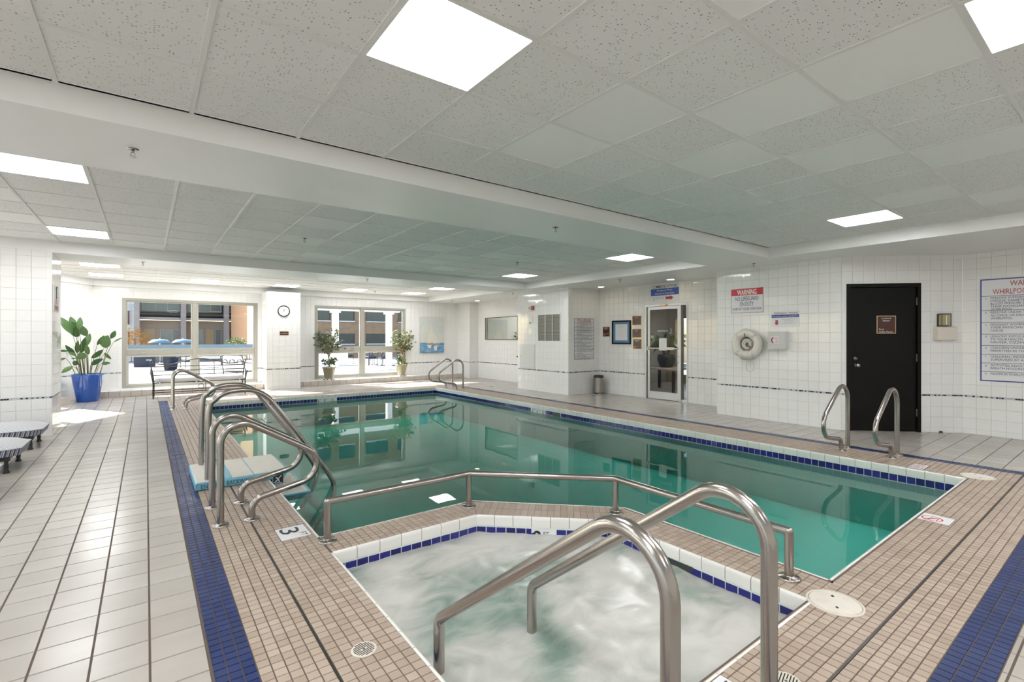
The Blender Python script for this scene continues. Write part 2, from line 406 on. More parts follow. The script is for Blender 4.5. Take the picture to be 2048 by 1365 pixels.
class Field:
    def __init__(s, parent, name, mt, mtx, depth=.004, gap=.003, inset=.0015, tilt=0, limit=300, min_px=10, stuff=None):
        s.p, s.name, s.mt, s.m, s.depth, s.gap, s.inset, s.tilt, s.limit, s.min_px = parent, name, mt, mtx, depth, gap, inset, tilt, limit, min_px
        s.polys = []; s.stuff = stuff or name + '_field'
    def rect(s, x0, y0, x1, y1):
        g = s.gap / 2
        if x1 - x0 > 2 * g + .004 and y1 - y0 > 2 * g + .004: s.polys.append(((x0 + g, y0 + g), (x1 - g, y0 + g), (x1 - g, y1 - g), (x0 + g, y1 - g)))
    def poly(s, P):
        if len(P) >= 3:
            n = len(P); cx = sum(p[0] for p in P) / n; c2 = sum(p[1] for p in P) / n; r = max(math.hypot(p[0] - cx, p[1] - c2) for p in P)
            if r > .012:
                k = 1 - s.gap * .7 / r; s.polys.append(tuple((cx + (p[0] - cx) * k, c2 + (p[1] - c2) * k) for p in P))
    def done(s):
        ranked = []
        for P in s.polys:
            ranked.append((px_size([s.m @ V((x, y, s.depth)) for x, y in P]), P))
        ranked.sort(key=lambda q: -q[0])
        bulk = B(); n = 0
        for sz, P in ranked:
            cx = sum(p[0] for p in P) / len(P); c2 = sum(p[1] for p in P) / len(P)
            jit = M.Identity(4)
            if s.tilt: jit = M.Rotation(R.gauss(0, s.tilt), 4, 'X') @ M.Rotation(R.gauss(0, s.tilt), 4, 'Y')
            L = M.Translation((cx, c2, 0)) @ jit
            loc = [(x - cx, y - c2) for x, y in P]
            if n < s.limit and sz >= s.min_px:
                key = (s.mt, s.depth, s.inset, tuple((round(x, 4), round(y, 4)) for x, y in loc))
                me = MESH_CACHE.get(key)
                if me is None:
                    vs, fs = tile_geo(loc, s.depth, s.inset); me = bpy.data.meshes.new(s.name); me.from_pydata(vs, [], fs); me.materials.append(MT[s.mt]); MESH_CACHE[key] = me
                o = bpy.data.objects.new(s.name, me); COL.objects.link(o); o.parent = s.p; o.matrix_local = s.m @ L; n += 1
            else:
                vs, fs = tile_geo(loc, s.depth, s.inset); q = s.m @ L
                bulk.add([q @ V(v) for v in vs], fs)
        if bulk.v:
            o = bulk.build(s.stuff, s.mt, s.p); o['kind'] = 'stuff'
        return n
# ------------------------------------------------------------------ the room
ZC, ZS = 2.773, 2.617                      # tiled ceiling, plastered soffits and beams
T2, TW, TM = .6096, .1524, .0508           # ceiling tile, wall tile, floor mosaic
WATER_Z, SPA_Z = -.165, -.132
POOL = [(.97, 3.53), (2.235, 3.53), (3.15, 2.62), (3.15, 1.13), (6.5, 1.13), (6.5, 12.2), (.97, 12.2)]
SPA = [(.97, 1.10), (2.82, 1.10), (2.82, 2.52), (2.08, 3.22), (.97, 3.22)]
def struct(o): o['kind'] = 'structure'; return o

# floor slab (joints show between the tiles), in pieces around the basins
fb = B()
for q in [(-7.2, -3.2, .97, 15.1), (.97, -3.2, 9.9, 1.115), (6.5, 1.115, 9.9, 15.1), (.97, 12.2, 6.5, 15.1)]: fb.box(q[0], q[1], -.16, q[2], q[3], -.004)
floor = struct(fb.build('floor', 'floor_grout'))
IS0, IS1, IS2, IS3 = .219, .385, 7.272, 12.86     # block of mosaic around the basins
I4 = M.Identity(4); I4.translation = (0, 0, -.004)
big = Field(floor, 'floor_tile', 'floor_tile', I4, .004, .0075, .0012, .0004)
for i in range(-36, 48):
    for j in range(-20, 74):
        x0, y0 = .014 + i * .2032, .158 + j * .2032
        r = (x0, y0, x0 + .2032, y0 + .2032)
        if r[2] < -6.6 or r[0] > 9.6 or r[1] > 15: continue
        if x0 < -1.2 and (x0 + 1.0) * .835 - (y0 - 15) * .55 < -.25: continue        # outside the angled window wall
        q = [r]
        for h in [(IS0, IS1, IS2, IS3), (IS0, IS3 - .01, .62, 13.15)]: q = [c for a in q for c in cut_rect(a, h)]
        for a in q: big.rect(*a)
big.done()
mos = Field(floor, 'mosaic_tile', 'mosaic', I4, .004, .0042, .0008, .0015, min_px=9)
blu = Field(floor, 'blue_tile', 'blue_tile', I4, .004, .0042, .0008, .002, min_px=9)
def grid_fill(fld, x0, y0, x1, y1, nx, ny, holes=()):
    dx, dy = (x1 - x0) / nx, (y1 - y0) / ny
    for i in range(nx):
        for j in range(ny):
            q = [(x0 + i * dx, y0 + j * dy, x0 + (i + 1) * dx, y0 + (j + 1) * dy)]
            for h in holes: q = [c for a in q for c in cut_rect(a, h)]
            for a in q: fld.rect(*a)
PL3 = (.742, 3.605, .94, 3.845); PL2 = (1.655, .905, 1.90, 1.083); PLN = (4.762, .915, 4.962, 1.105); PLR = (6.56, 1.47, 6.80, 1.60)
n_of = lambda a: max(1, round(a / TM))
grid_fill(blu, .224, .385, .375, 13.15, 3, n_of(12.76))                       # blue band along the walkway
grid_fill(blu, .375, .385, 7.12, .555, 3 * 44, 3)                             # blue band at the near end
grid_fill(blu, 7.12, .385, 7.268, 12.86, 3, n_of(12.47))                      # blue band on the right
for a, c in ((.375, .6305), (.6395, .958)):
    grid_fill(mos, a, .801, c, 13.15 if c < .7 else 12.2, 5 if c < .7 else 6, n_of(12.34 if c < .7 else 11.39), [PL3])
grid_fill(mos, .958, .801, 6.512, 1.105, n_of(5.55), 6, [PL2, PLN])
grid_fill(mos, .375, .555, 7.12, .791, n_of(6.745), 5)
grid_fill(mos, 6.512, .801, 7.12, 12.212, 12, n_of(11.4), [PLR])
grid_fill(mos, .642, 12.212, 7.12, 12.86, n_of(6.48), 13)
for nm, q in (('gutter_strip', (.631, .81, .639, 12.9)), ('gutter_strip', (.375, .792, 7.12, .800))):
    g = B(); x0, y0, x1, y1 = q
    if x1 - x0 < .1:
        g.box(x0, y0, -.006, x0 + .003, y1, .0015); g.box(x1 - .003, y0, -.006, x1, y1, .0015)
    else:
        g.box(x0, y0, -.006, x1, y0 + .003, .0015); g.box(x0, y1 - .003, -.006, x1, y1, .0015)
    g.build(nm, 'dark_steel', floor)
mos.done(); blu.done()

# walkway between the pool and the whirlpool (carries the low guard rail)
wk = B(); IN = [(.97, 3.22), (2.08, 3.22), (2.82, 2.52), (2.82, 1.10)]; OUT = [(.97, 3.53), (2.235, 3.53), (3.15, 2.62), (3.15, 1.10)]
for a in range(3): wk.prism([IN[a], IN[a + 1], OUT[a + 1], OUT[a]], -1.15, -.004)
walk = struct(wk.build('floor_walkway', 'mosaic_grout'))
wf = Field(walk, 'mosaic_tile', 'mosaic', I4, .004, .0042, .0008, .0015, min_px=9)
for a in range(3):
    P, Q, O2, O1 = V(IN[a]), V(IN[a + 1]), V(OUT[a + 1]), V(OUT[a])
    d = (Q - P).normalized(); nrm = V((-d.y, d.x)); 
    if (O1 - P).dot(nrm) < 0: nrm = -nrm
    L0 = min(0, (O1 - P).dot(d)) - .02; L1 = max((Q - P).length, (O2 - P).dot(d)) + .02; W = .31
    def side(p, q, inside):           # half plane through p-q that contains the point inside
        ax, ay = q.y - p.y, -(q.x - p.x); c = ax * p.x + ay * p.y
        return (ax, ay, c) if ax * inside.x + ay * inside.y <= c else (-ax, -ay, -c)
    mid = (P + Q + O1 + O2) / 4
    cuts = [side(P, O1, mid), side(Q, O2, mid)]
    nrow = 6 if a != 1 else 2; step = TM if a != 1 else .052
    s = L0
    while s < L1:
        for k in range(nrow):
            t0, t1 = .012 + (W - .024) * k / nrow, .012 + (W - .024) * (k + 1) / nrow
            if a == 1: t0, t1 = .012 + (W - .024) * (.0 if k == 0 else .5), .012 + (W - .024) * (.5 if k == 0 else 1)
            poly = [tuple(P + d * ss + nrm * tt) for ss, tt in ((s, t0), (s + step, t0), (s + step, t1), (s, t1))]
            for c in cuts: poly = clip_poly(poly, *c) if len(poly) > 2 else []
            wf.poly(poly)
        s += step
wf.done()

# basins
def basin(name, poly, depth, mt):
    b = B(); n = len(poly); z1 = -.003
    for i in range(n):
        p, q = V(poly[i]), V(poly[(i + 1) % n]); d = (q - p).normalized(); o = V((d.y, -d.x)) * -.0012
        b.add([(p.x + o.x, p.y + o.y, -depth), (q.x + o.x, q.y + o.y, -depth), (q.x + o.x, q.y + o.y, z1), (p.x + o.x, p.y + o.y, z1)], [(3, 2, 1, 0)])
    b.add([(x, y, -depth) for x, y in poly], [tuple(range(n))])
    return struct(b.build(name, mt))
POOLC = POOL[:]            # counter-clockwise check
def ccw(P): return P if sum(P[i][0] * P[(i + 1) % len(P)][1] - P[(i + 1) % len(P)][0] * P[i][1] for i in range(len(P))) > 0 else P[::-1]
pool = basin('pool_basin', ccw(POOL), .72, 'plaster')
spa = basin('whirlpool_basin', ccw(SPA), .9, 'plaster')
def edge_frame(p, q):      # x along the edge, y up, z towards the water (basin polygons run counter-clockwise: water on the left)
    p, q = V(p), V(q); d = (q - p).normalized(); nn = V((-d.y, d.x, 0))
    return p, d, nn, (q - p).length
MT['joint_dark'] = plain('coping_joint', (.16, .14, .13), .8)
COPE_PROF = [(-.013, .0), (-.004, .0015), (.003, -.002), (.0065, -.010), (.0075, -.022), (.006, -.079), (-.004, -.080), (-.013, -.080)]
CM = {}
def coping(par, p, q, pitch, z_bot, gaps=()):
    p, d, nn, L = edge_frame(p, q); n = max(1, round(L / pitch)); st = L / n
    jb = B(); jb.box(0, -.002, -.079, L, .0035, -.004); jm = M((V((d.x, d.y, 0)), nn, V((0, 0, 1)))).transposed().to_4x4(); jm.translation = (p.x, p.y, 0); jb.build('coping_joint', 'joint_dark', par, jm)
    for k in range(n):
        key = (round(st, 4), 'c')
        if key not in CM:
            b = B(); m_ = len(COPE_PROF); h = st / 2 - .0022
            vs = [(-h, o_, z) for o_, z in COPE_PROF] + [(h, o_, z) for o_, z in COPE_PROF]
            b.add(vs, [(i, i + m_, (i + 1) % m_ + m_, (i + 1) % m_) for i in range(m_)] + [tuple(range(m_)), tuple(reversed(range(m_, 2 * m_)))])
            CM[key] = b.mesh('coping_tile'); CM[key].materials.append(MT['coping'])
        c = p + V((d.x, d.y)) * (st * (k + .5)); o = bpy.data.objects.new('coping_tile', CM[key]); COL.objects.link(o); o.parent = par
        m_ = M((V((d.x, d.y, 0)), nn, V((0, 0, 1)))).transposed().to_4x4(); m_.translation = (c.x, c.y, 0); o.matrix_local = m_
def band(par, fld, p, q, z0, z1, pitch, skip=()):
    p, d, nn, L = edge_frame(p, q); n = max(1, round(L / pitch)); st = L / n
    fld.m = frame((p.x, p.y, 0), (-d.x, -d.y, 0), nn)    # seen from the water, right is backwards along the edge
    for k in range(n):
        a, c = -(k + 1) * st, -k * st
        if any(s0 < -(a + c) / 2 < s1 for s0, s1 in skip): continue
        fld.rect(a, z0, c, z1)
PC = ccw(POOL)
SKIPS = {}
for i in range(len(PC)):
    p, q = PC[i], PC[(i + 1) % len(PC)]
    coping(pool, p, q, .155, -.08)
    f_ = Field(pool, 'waterline_tile', 'pool_blue', I4, .004, .005, .001, .004, min_px=6, limit=90, stuff='waterline_tile_field')
    right = abs(p[0] - 6.5) < .01 and abs(q[0] - 6.5) < .01; far = abs(p[1] - 12.2) < .01 and abs(q[1] - 12.2) < .01
    sk = []
    if right: sk = [(7.46 - 1.13, 7.93 - 1.13), (7.02 - 1.13, 7.25 - 1.13)]
    if far: sk = [(6.5 - 3.74, 6.5 - 3.28)]
    band(pool, f_, p, q, -.163, -.086, .0775, sk); f_.m = f_.m @ M.Translation((0, 0, .001)); f_.done()
SC = ccw(SPA)
for i in range(len(SC)):
    p, q = SC[i], SC[(i + 1) % len(SC)]
    coping(spa, p, q, .155, -.08)
    f_ = Field(spa, 'waterline_tile', 'pool_blue', I4, .004, .006, .001, .006, min_px=8, limit=60)
    sk = []
    if abs(p[0] - 2.82) < .01 and abs(q[0] - 2.82) < .01: sk = [(1.785 - 1.10, 2.02 - 1.10)]
    if abs(p[1] - 2.52) < .01: sk = [(.43, .585)]
    band(spa, f_, p, q, -.168, -.088, .0795, sk); f_.m = f_.m @ M.Translation((0, 0, .001)); f_.done()
# dark skimmer mouths in the waterline
def on_edge(par, p, q, s0, s1, z0, z1, mt, nm, out=.0):
    p, d, nn, L = edge_frame(p, q); m_ = frame((p.x, p.y, 0), (-d.x, -d.y, 0), nn)
    b = B(); b.box(-s1, z0, -.008, -s0, z1, .005 + out); return b.build(nm, mt, par, m_), m_
def seg(PP, test):
    for i in range(len(PP)):
        if test(PP[i], PP[(i + 1) % len(PP)]): return PP[i], PP[(i + 1) % len(PP)]
MT['skim'] = plain('skimmer_dark', (.03, .04, .04), .4)
e_right = seg(PC, lambda a, c: a[0] > 6.4 and c[0] > 6.4); e_far = seg(PC, lambda a, c: a[1] > 12 and c[1] > 12)
on_edge(pool, *e_right, 7.03 - 1.13, 7.24 - 1.13, -.168, -.088, 'skim', 'skimmer_mouth')
on_edge(spa, *seg(SC, lambda a, c: a[0] > 2.7 and c[0] > 2.7 and abs(a[0] - c[0]) < .1), .69, .915, -.168, -.088, 'skim', 'skimmer_mouth')
# depth plates in the waterline band
def no_dive(par, m_, x, y, r, z=.0015):
    b = B(); n = 28
    for rr0, rr1 in ((r * .84, r),):
        vs = [(x + rr * math.cos(2 * PI * k / n), y + rr * math.sin(2 * PI * k / n), z) for k in range(n) for rr in (rr0, rr1)]
        b.add(vs, [(2 * k, 2 * k + 1, 2 * ((k + 1) % n) + 1, 2 * ((k + 1) % n)) for k in range(n)])
    c, s_ = math.cos(PI * .75), math.sin(PI * .75); w = r * .08; L = r * .86
    b.add([(x + c * L * a - s_ * w * e, y + s_ * L * a + c * w * e, z) for a, e in ((-1, -1), (1, -1), (1, 1), (-1, 1))], [(0, 1, 2, 3)])
    b.build('ban_ring', 'red', par, m_)
    g = B(); zz = z - .0005        # diving figure: head, arms, body, legs
    def bar(x0, y0, x1, y1, w):
        d = V((x1 - x0, y1 - y0)).normalized(); nx, ny = -d.y * w / 2, d.x * w / 2
        g.add([(x0 + nx, y0 + ny, zz), (x0 - nx, y0 - ny, zz), (x1 - nx, y1 - ny, zz), (x1 + nx, y1 + ny, zz)], [(0, 1, 2, 3)])
    bar(x - .5 * r, y + .35 * r, x + .05 * r, y + .1 * r, .2 * r); bar(x + .05 * r, y + .1 * r, x + .5 * r, y - .35 * r, .1 * r); bar(x - .5 * r, y + .35 * r, x - .62 * r, y - .05 * r, .1 * r)
    g.add([(x + .28 * r + .12 * r * math.cos(2 * PI * k / 10), y + .1 * r + .12 * r * math.sin(2 * PI * k / 10), zz) for k in range(10)], [tuple(range(10))])
    bar(x - .6 * r, y - .5 * r, x + .6 * r, y - .5 * r, .07 * r)
    g.build('diver_mark', 'ink_black', par, m_)
def depth_plate(edge, s0, s1, z0, z1, ft, inch):
    pl, m_ = on_edge(pool, *edge, s0, s1, z0, z1, 'sign_white', 'depth_plate', .0)
    c = -(s0 + s1) / 2; w = s1 - s0; h = z1 - z0; zc = (z0 + z1) / 2
    for s_, dx, hh, dy in ((ft, -.40, .72, 0), ('FT', -.255, .3, .16), (inch, -.07, .72, 0), ('IN', .09, .3, .16)):
        o = text(pl, s_, c + dx * w, zc + dy * h, h * hh, 'ink_black', z=.0062, bold=.012)
    no_dive(pl, I0, c + .34 * w, zc, h * .42, .0065)
I0 = M.Identity(4)
depth_plate(e_right, 7.465 - 1.13, 7.92 - 1.13, -.172, -.083, '3', '6')
depth_plate(e_far, 6.5 - 3.735, 6.5 - 3.285, -.172, -.083, '3', '8')
e_bc = seg(SC, lambda a, c: abs(a[1] - 2.52) < .01 and abs(c[1] - 3.22) < .01)
pl, m_ = on_edge(spa, *e_bc, .432, .583, -.235, -.086, 'sign_white', 'depth_plate')
text(pl, '2', -.5335, -.148, .088, 'ink_black', z=.0062, bold=.03); text(pl, 'FT', -.468, -.124, .030, 'ink_black', z=.0062)

# water bodies
wb = B(); wp = ccw(POOL); cx_ = sum(p[0] for p in wp) / len(wp)
def grow(P, e):
    out = []; n = len(P)
    for i in range(n):
        a, b_, c = V(P[i - 1]), V(P[i]), V(P[(i + 1) % n]); d1 = (b_ - a).normalized(); d2 = (c - b_).normalized()
        n1, n2 = V((d1.y, -d1.x)), V((d2.y, -d2.x)); k = (n1 + n2); k = k * (2 / k.length_squared) if k.length_squared > 1e-6 else n1
        out.append(tuple(b_ + k * e))
    return out
wb.prism(grow(wp, .03), -.76, WATER_Z)
tag(wb.build('pool_water', 'water'), 'still green swimming pool water mirroring the walls', 'water', kind='stuff')
sp = ccw(SPA); fo = B(); N_ = 72; idx = {}
gx = lambda i: .93 + i * (2.86 - .93) / N_; gy = lambda j: 1.06 + j * (3.26 - 1.06) / N_
def foam_z(x, y): return SPA_Z + .010 * mnoise.fractal(V((x * 3.2, y * 3.2, .3)), 1.0, 2.0, 4) + .004 * mnoise.noise(V((x * 14, y * 14, 2)))
for i in range(N_):
    for j in range(N_):
        poly = [(gx(i), gy(j)), (gx(i + 1), gy(j)), (gx(i + 1), gy(j + 1)), (gx(i), gy(j + 1))]
        e = (.70, .74); cc = .70 * 2.84 + .74 * 2.52 + .012          # the cut corner of the basin
        poly = clip_poly(poly, e[0], e[1], cc)
        if len(poly) < 3: continue
        q = []
        for x, y in poly:
            k = (round(x, 5), round(y, 5))
            if k not in idx: idx[k] = len(fo.v); fo.v.append((x, y, foam_z(x, y)))
            q.append(idx[k])
        fo.f.append(tuple(q)); fo.smooth.append(True)
tag(fo.build('whirlpool_water', 'foam'), 'churning foamy pale green water filling the whirlpool', 'water', kind='stuff')

# walls: a slab of grout with every tile standing proud of it, and a line of small accent tiles
MT['accent'] = None
m, t, b = new_mat('accent_tile'); r_, pos_ = rnd_out(t)
rr_ = ramp(t, r_, [(0, (.02, .025, .07)), (.34, (.035, .06, .12)), (.35, (.10, .17, .20)), (.55, (.16, .25, .26)), (.56, (.55, .60, .58))]); rr_.color_ramp.interpolation = 'CONSTANT'
t.links.new(rr_.outputs[0], b.inputs['Base Color']); setp(b, rough=.15); MT['accent'] = m
ACC0, ACC1 = .534, .562
def wall(name, A, Bq, z1=ZS + .02, holes=(), tiles=True, u0=0, thick=.12, limit=300, z0=0, min_px=10, mt='wall_grout', parent=None, accent=True):
    A, Bq = V(A), V(Bq); d = (Bq - A).normalized(); L = (Bq - A).length; Nn = V((d.y, -d.x, 0))
    m_ = frame((A.x, A.y, 0), (d.x, d.y, 0), Nn)
    q = [(0, z0, L, z1)]
    for h in holes: q = [c for a in q for c in cut_rect(a, h)]
    b = B()
    for a in q: b.box(a[0], a[1], -thick, a[2], a[3], -.003 if tiles else 0)
    o = struct(b.build(name, mt, parent)) if not tiles else b.build(name, mt, parent)
    me = o.data
    for v in me.vertices: v.co = m_ @ v.co
    o['kind'] = 'structure'
    if not tiles: return o, m_
    f = Field(o, 'wall_tile', 'wall_tile', m_, .0024, .0019, .0008, .0035, limit, min_px)
    zs = [ACC1]
    while zs[-1] < z1: zs.append(zs[-1] + TW)
    low = [ACC0]
    while low[-1] > z0: low.append(low[-1] - TW)
    bands = [(low[k + 1], low[k]) for k in range(len(low) - 1)] + [(zs[k], zs[k + 1]) for k in range(len(zs) - 1)]
    us = [u0 - TW * 2]
    while us[-1] < L: us.append(us[-1] + TW)
    for a, c in bands:
        a, c = max(a, z0), min(c, z1 - .001)
        if c - a < .015: continue
        for k in range(len(us) - 1):
            p, s = max(us[k], 0), min(us[k + 1], L)
            if s - p < .012: continue
            qq = [(p, a, s, c)]
            for h in holes: qq = [e for g in qq for e in cut_rect(g, h)]
            for g in qq: f.rect(*g)
    f.done()
    if accent:
        af = Field(o, 'accent_tile', 'accent', m_, .004, .003, .0006, .01, 0)
        s = 0
        while s < L:
            wd = .027
            if not any(h[0] - .01 < s + wd / 2 < h[2] + .01 and h[1] < .55 < h[3] for h in holes): af.rect(s, ACC0 + .002, min(s + wd, L), ACC1 - .002)
            s += wd
        af.done()
    return o, m_
W1 = (-.462, .167, 2.478, 2.357); W2 = (3.992, .167, 6.895, 2.357)       # the two far windows: x0, z0, x1, z1
wall_far, MF = wall('wall_far', (-1.0, 15.0), (8.9, 15.0), holes=[(W1[0] + 1, W1[1], W1[2] + 1, W1[3]), (W2[0] + 1, W2[1], W2[2] + 1, W2[3])])
# pier between the windows: three tiled faces of one block
def block(name, corners, parent_cap=None, **k):
    """free-standing or projecting block: its faces given as a chain of corners, left to right seen from the room"""
    first = None
    for i in range(len(corners) - 1):
        o, m_ = wall(name if first is None else 'face', corners[i], corners[i + 1], parent=first, thick=.06, **k)
        if first is None: first = o; fm = m_
        else: o.pop('kind', None) if False else None
        if first is not o:
            if 'kind' in o: del o['kind']
        yield o, m_
pier = list(block('wall_pier', [(2.575, 15.0), (2.575, 14.3), (3.43, 14.3), (3.43, 15.0)]))
pil = list(block('wall_pilaster', [(8.9, 15.0), (8.9, 14.2), (9.26, 14.2)]))
colm = list(block('wall_column', [(-2.5, 10.35), (-2.5, 9.48), (-1.07, 9.48), (-1.07, 10.35), (-2.5, 10.35)]))
DX = 9.25; DOOR = (7.118, 6.003, 2.15)
wall_recess, MR = wall('wall_recess', (DX, 14.2), (DX, 4.7), holes=[(14.2 - DOOR[0], 0, 14.2 - DOOR[1], DOOR[2])], u0=.05)
blk = list(block('wall_block', [(9.25, 10.55), (8.17, 10.55), (8.17, 8.55), (9.25, 8.55)]))
MBK, MSD = blk[1][1], blk[2][1]
wb_ = list(block('wall_right', [(9.25, 4.83), (8.36, 4.83), (8.36, 2.83)], u0=.0146))
MW = wb_[1][1]
DD = (.064, 0, 1.082, 2.205)
wall_diag, MD = wall('wall_corner', (8.36, 2.83), (9.55, 1.69), holes=[DD])
wall_sign, MS = wall('wall_end', (9.55, 1.69), (9.55, -3.1))
wall('wall_back', (9.7, -3.0), (-6.6, -3.0), tiles=False, mt='matte_white')
# angled wall on the left with its long row of windows
G0 = V((-1.0, 15.0)); GD = V((-.55, -.835)).normalized(); GL = 10.0; G1 = G0 + GD * GL
W3 = (GL - 8.9, .167, GL - 1.15 if False else GL - 1.25, 2.357)
wall_left, MG = wall('wall_left', tuple(G1), tuple(G0), holes=[(W3[0], W3[1], W3[2], W3[3])])
W4 = (.6, .167, 8.8, 2.357)
wl_, MLB = wall('wall_left_back', (G1.x, -3.0), tuple(G1), tiles=False, mt='matte_white', holes=[W4])
# low tiled ledge under the far windows and along the angled wall
lb = B(); lb.box(-1.3, 14.603, 0, 8.9, 15.0, .137); ledge = struct(lb.build('trim_1', 'mosaic_grout'))
MT['ledge_tile'] = tile_mat('ledge_tile', (.52, .46, .41), (.58, .52, .47), .35, mott=.3, mscale=5)
MT['sill_tile'] = tile_mat('sill_tile', (.74, .73, .70), (.78, .77, .75), .3)
lf = Field(ledge, 'ledge_tile', 'ledge_tile', frame((-1.3, 14.603, 0), (1, 0, 0), (0, -1, 0)), .004, .006, .001, .002)
k = 0
while k * .2032 < 10.2: lf.rect(k * .2032, 0, min((k + 1) * .2032, 10.2), .138); k += 1
lf.done()
lt = Field(ledge, 'sill_tile', 'sill_tile', frame((-1.3, 14.6, .137), (1, 0, 0), (0, 0, 1)), .004, .005, .001, .002)
k = 0
while k * .2032 < 10.2: lt.rect(k * .2032, 0, min((k + 1) * .2032, 10.2), .2); lt.rect(k * .2032, .2, min((k + 1) * .2032, 10.2), .4); k += 1
lt.done()
l2 = B(); c0 = G0 + GD * .5; nn = V((-GD.y, GD.x)) * -1
nn = V((.835, -.55)).normalized()
pts = [G0 + GD * 1.15, G0 + GD * 9.0, G0 + GD * 9.0 + nn * .42, G0 + GD * 1.15 + nn * .42]
l2.prism([tuple(p) for p in pts], 0, .14); struct(l2.build('trim_2', 'ledge_tile'))

# ceiling: soffits and beams in plaster, bays of lay-in tiles between
sof = B()
def beam(n, poly, z0=ZS, z1=2.95):
    b = B(); b.prism(poly, z0, z1); return struct(b.build('trim_%d' % n, 'paint'))
rect_ = lambda x0, y0, x1, y1: [(x0, y0), (x1, y0), (x1, y1), (x0, y1)]
beam(3, rect_(-6.6, 3.55, 7.6, 4.57)); beam(4, [(-4.64, 9.48), (7.65, 9.48), (7.65, 10.5), (-3.96, 10.5)])
beam(5, rect_(7.6, -3.2, 9.9, 10.5)); beam(6, rect_(7.65, 10.5, 9.9, 15.2))
beam(7, [(-1.02, 14.93), (7.65, 14.8), (7.65, 15.2), (-1.15, 15.2)])
o_ = nn * .34
beam(8, [tuple(G0 + GD * -.2), tuple(G0 + GD * 10.2), tuple(G0 + GD * 10.2 + o_), tuple(G0 + o_ * .15)])
cb = B(); cb.prism([(-6.62, -3.2), (7.7, -3.2), (7.7, 15.2), (-1.05, 15.12), tuple(G1 + V((-.1, .0)))], 2.80, 2.95); ceiling = struct(cb.build('ceiling', 'ceil_gap'))
bays = [(-6.4, -3.0, 7.6, 3.55, 1.0976), (-6.4, 4.57, 7.6, 9.48, 5.12), (-4.2, 10.5, 7.65, 14.9, 11.7)]
LIGHTS = []
def L_(bay, i, j, warm=False): LIGHTS.append((bay, i, j, warm))
for i, j, wm in ((-2, 1, 0), (1, -2, 1), (7, 1, 0), (-5, 1, 0), (4, 1, 0), (-5, -2, 0), (-2, -2, 0), (4, -2, 0), (7, -2, 0), (-2, -5, 0), (4, -5, 0), (-8, 1, 0), (-8, -2, 0), (7, -5, 0)): 
    if (i, j) == (4, 1): continue
    L_(0, i, j, bool(wm))
for i, j in ((-5, 0), (-5, 5), (7, 0), (7, 5)): L_(1, i, j)
for i, j in ((-8, 0), (-8, 5)): L_(1, i, j)  # unseen pair at left, added to light the middle bay
for i, j in ((-5, 0), (7, 0), (-5, 3), (-2, 3), (1, 3), (4, 3), (7, 3)): L_(2, i, j)
SMOOTH = {(0, 0, 1), (0, 0, 2), (0, 1, -1), (0, 3, 0), (0, 4, -1), (0, 6, 0), (0, 7, -1), (0, 2, 1)}
cm = frame((0, 0, 2.786), (1, 0, 0), (0, 0, -1))
ctf = [Field(ceiling, 'ceiling_tile', 'ceil_tile', cm, .011, .014, .002, .0012, 260, 9), Field(ceiling, 'ceiling_tile', 'ceil_smooth', cm, .011, .014, .002, .0012, 40, 9, stuff='smooth_tile_field')]
for bi, (x0, y0, x1, y1, oy) in enumerate(bays):
    i0 = math.floor((x0 - 2.0513) / T2); i1 = math.ceil((x1 - 2.0513) / T2); j0 = math.floor((y0 - oy) / T2); j1 = math.ceil((y1 - oy) / T2)
    lit = {(i, j) for b_, i, j, w_ in LIGHTS if b_ == bi}
    for i in range(i0, i1):
        for j in range(j0, j1):
            if (i, j) in lit: continue
            a, c = max(x0, 2.0513 + i * T2), min(x1, 2.0513 + (i + 1) * T2); e, g = max(y0, oy + j * T2), min(y1, oy + (j + 1) * T2)
            if c - a < .02 or g - e < .02: continue
            if (a + .3 + 1.0) * .835 - (e + .3 - 15) * .55 < .05: continue
            sm = (bi, i, j) in SMOOTH or (bi == 0 and R.random() < .06) or (bi == 1 and R.random() < .25)
            ctf[1 if sm else 0].rect(a, -g, c, -e)
    for i in range(i0, i1 + 1):
        x = 2.0513 + i * T2
        if x0 - .01 < x < x1 + .01 or i == i1:
            x = min(max(x, x0 + .012), x1 - .012); yy = min(y1, 15 + (x + 1.0) * 1.518 - .1) if x < -1 else y1
            if yy - y0 < .1: continue
            g = B(); g.box(x - .012, y0, ZC - .004, x + .012, yy, ZC + .004); g.build('grid_bar', 'ceil_grid', ceiling)
    for j in range(j0, j1 + 1):
        y = oy + j * T2; y = min(max(y, y0 + .012), y1 - .012)
        xx = max(x0, -1.0 + (y - 15) * .6587 + .08); g = B(); g.box(xx, y - .0115, ZC - .0035, x1, y + .0115, ZC + .004); g.build('grid_bar', 'ceil_grid', ceiling)
for f in ctf: f.done()
# ------------------------------------------------------------------ ceiling lights
lab = {(0, -2, 1): 'bright square ceiling light over the walkway, largest in view', (0, 1, -2): 'warm square ceiling light cut by the top right corner of the photo',
       (0, 7, 1): 'square ceiling light above the pool ladder near the black door', (1, -5, 0): 'square ceiling light touching the near beam, cut by the left edge',
       (1, -5, 5): 'square ceiling light in the middle bay over the left walkway', (1, 7, 0): 'square ceiling light in the middle bay beside the near beam and right soffit',
       (1, 7, 5): 'square ceiling light in the middle bay beside the far beam', (2, -5, 0): 'square ceiling light just behind the far beam above the blue plant pot',
       (2, -5, 3): 'square ceiling light near the corner left of the first window', (2, -2, 3): 'square ceiling light in front of the window behind the bench',
       (2, 1, 3): 'square ceiling light in front of the pier with the clock', (2, 4, 3): 'square ceiling light in front of the window with two potted trees',
       (2, 7, 3): 'square ceiling light in the far bay nearest the sailboat painting', (2, 7, 0): 'square ceiling light just behind the far beam near the mirror'}
LF = LD = None
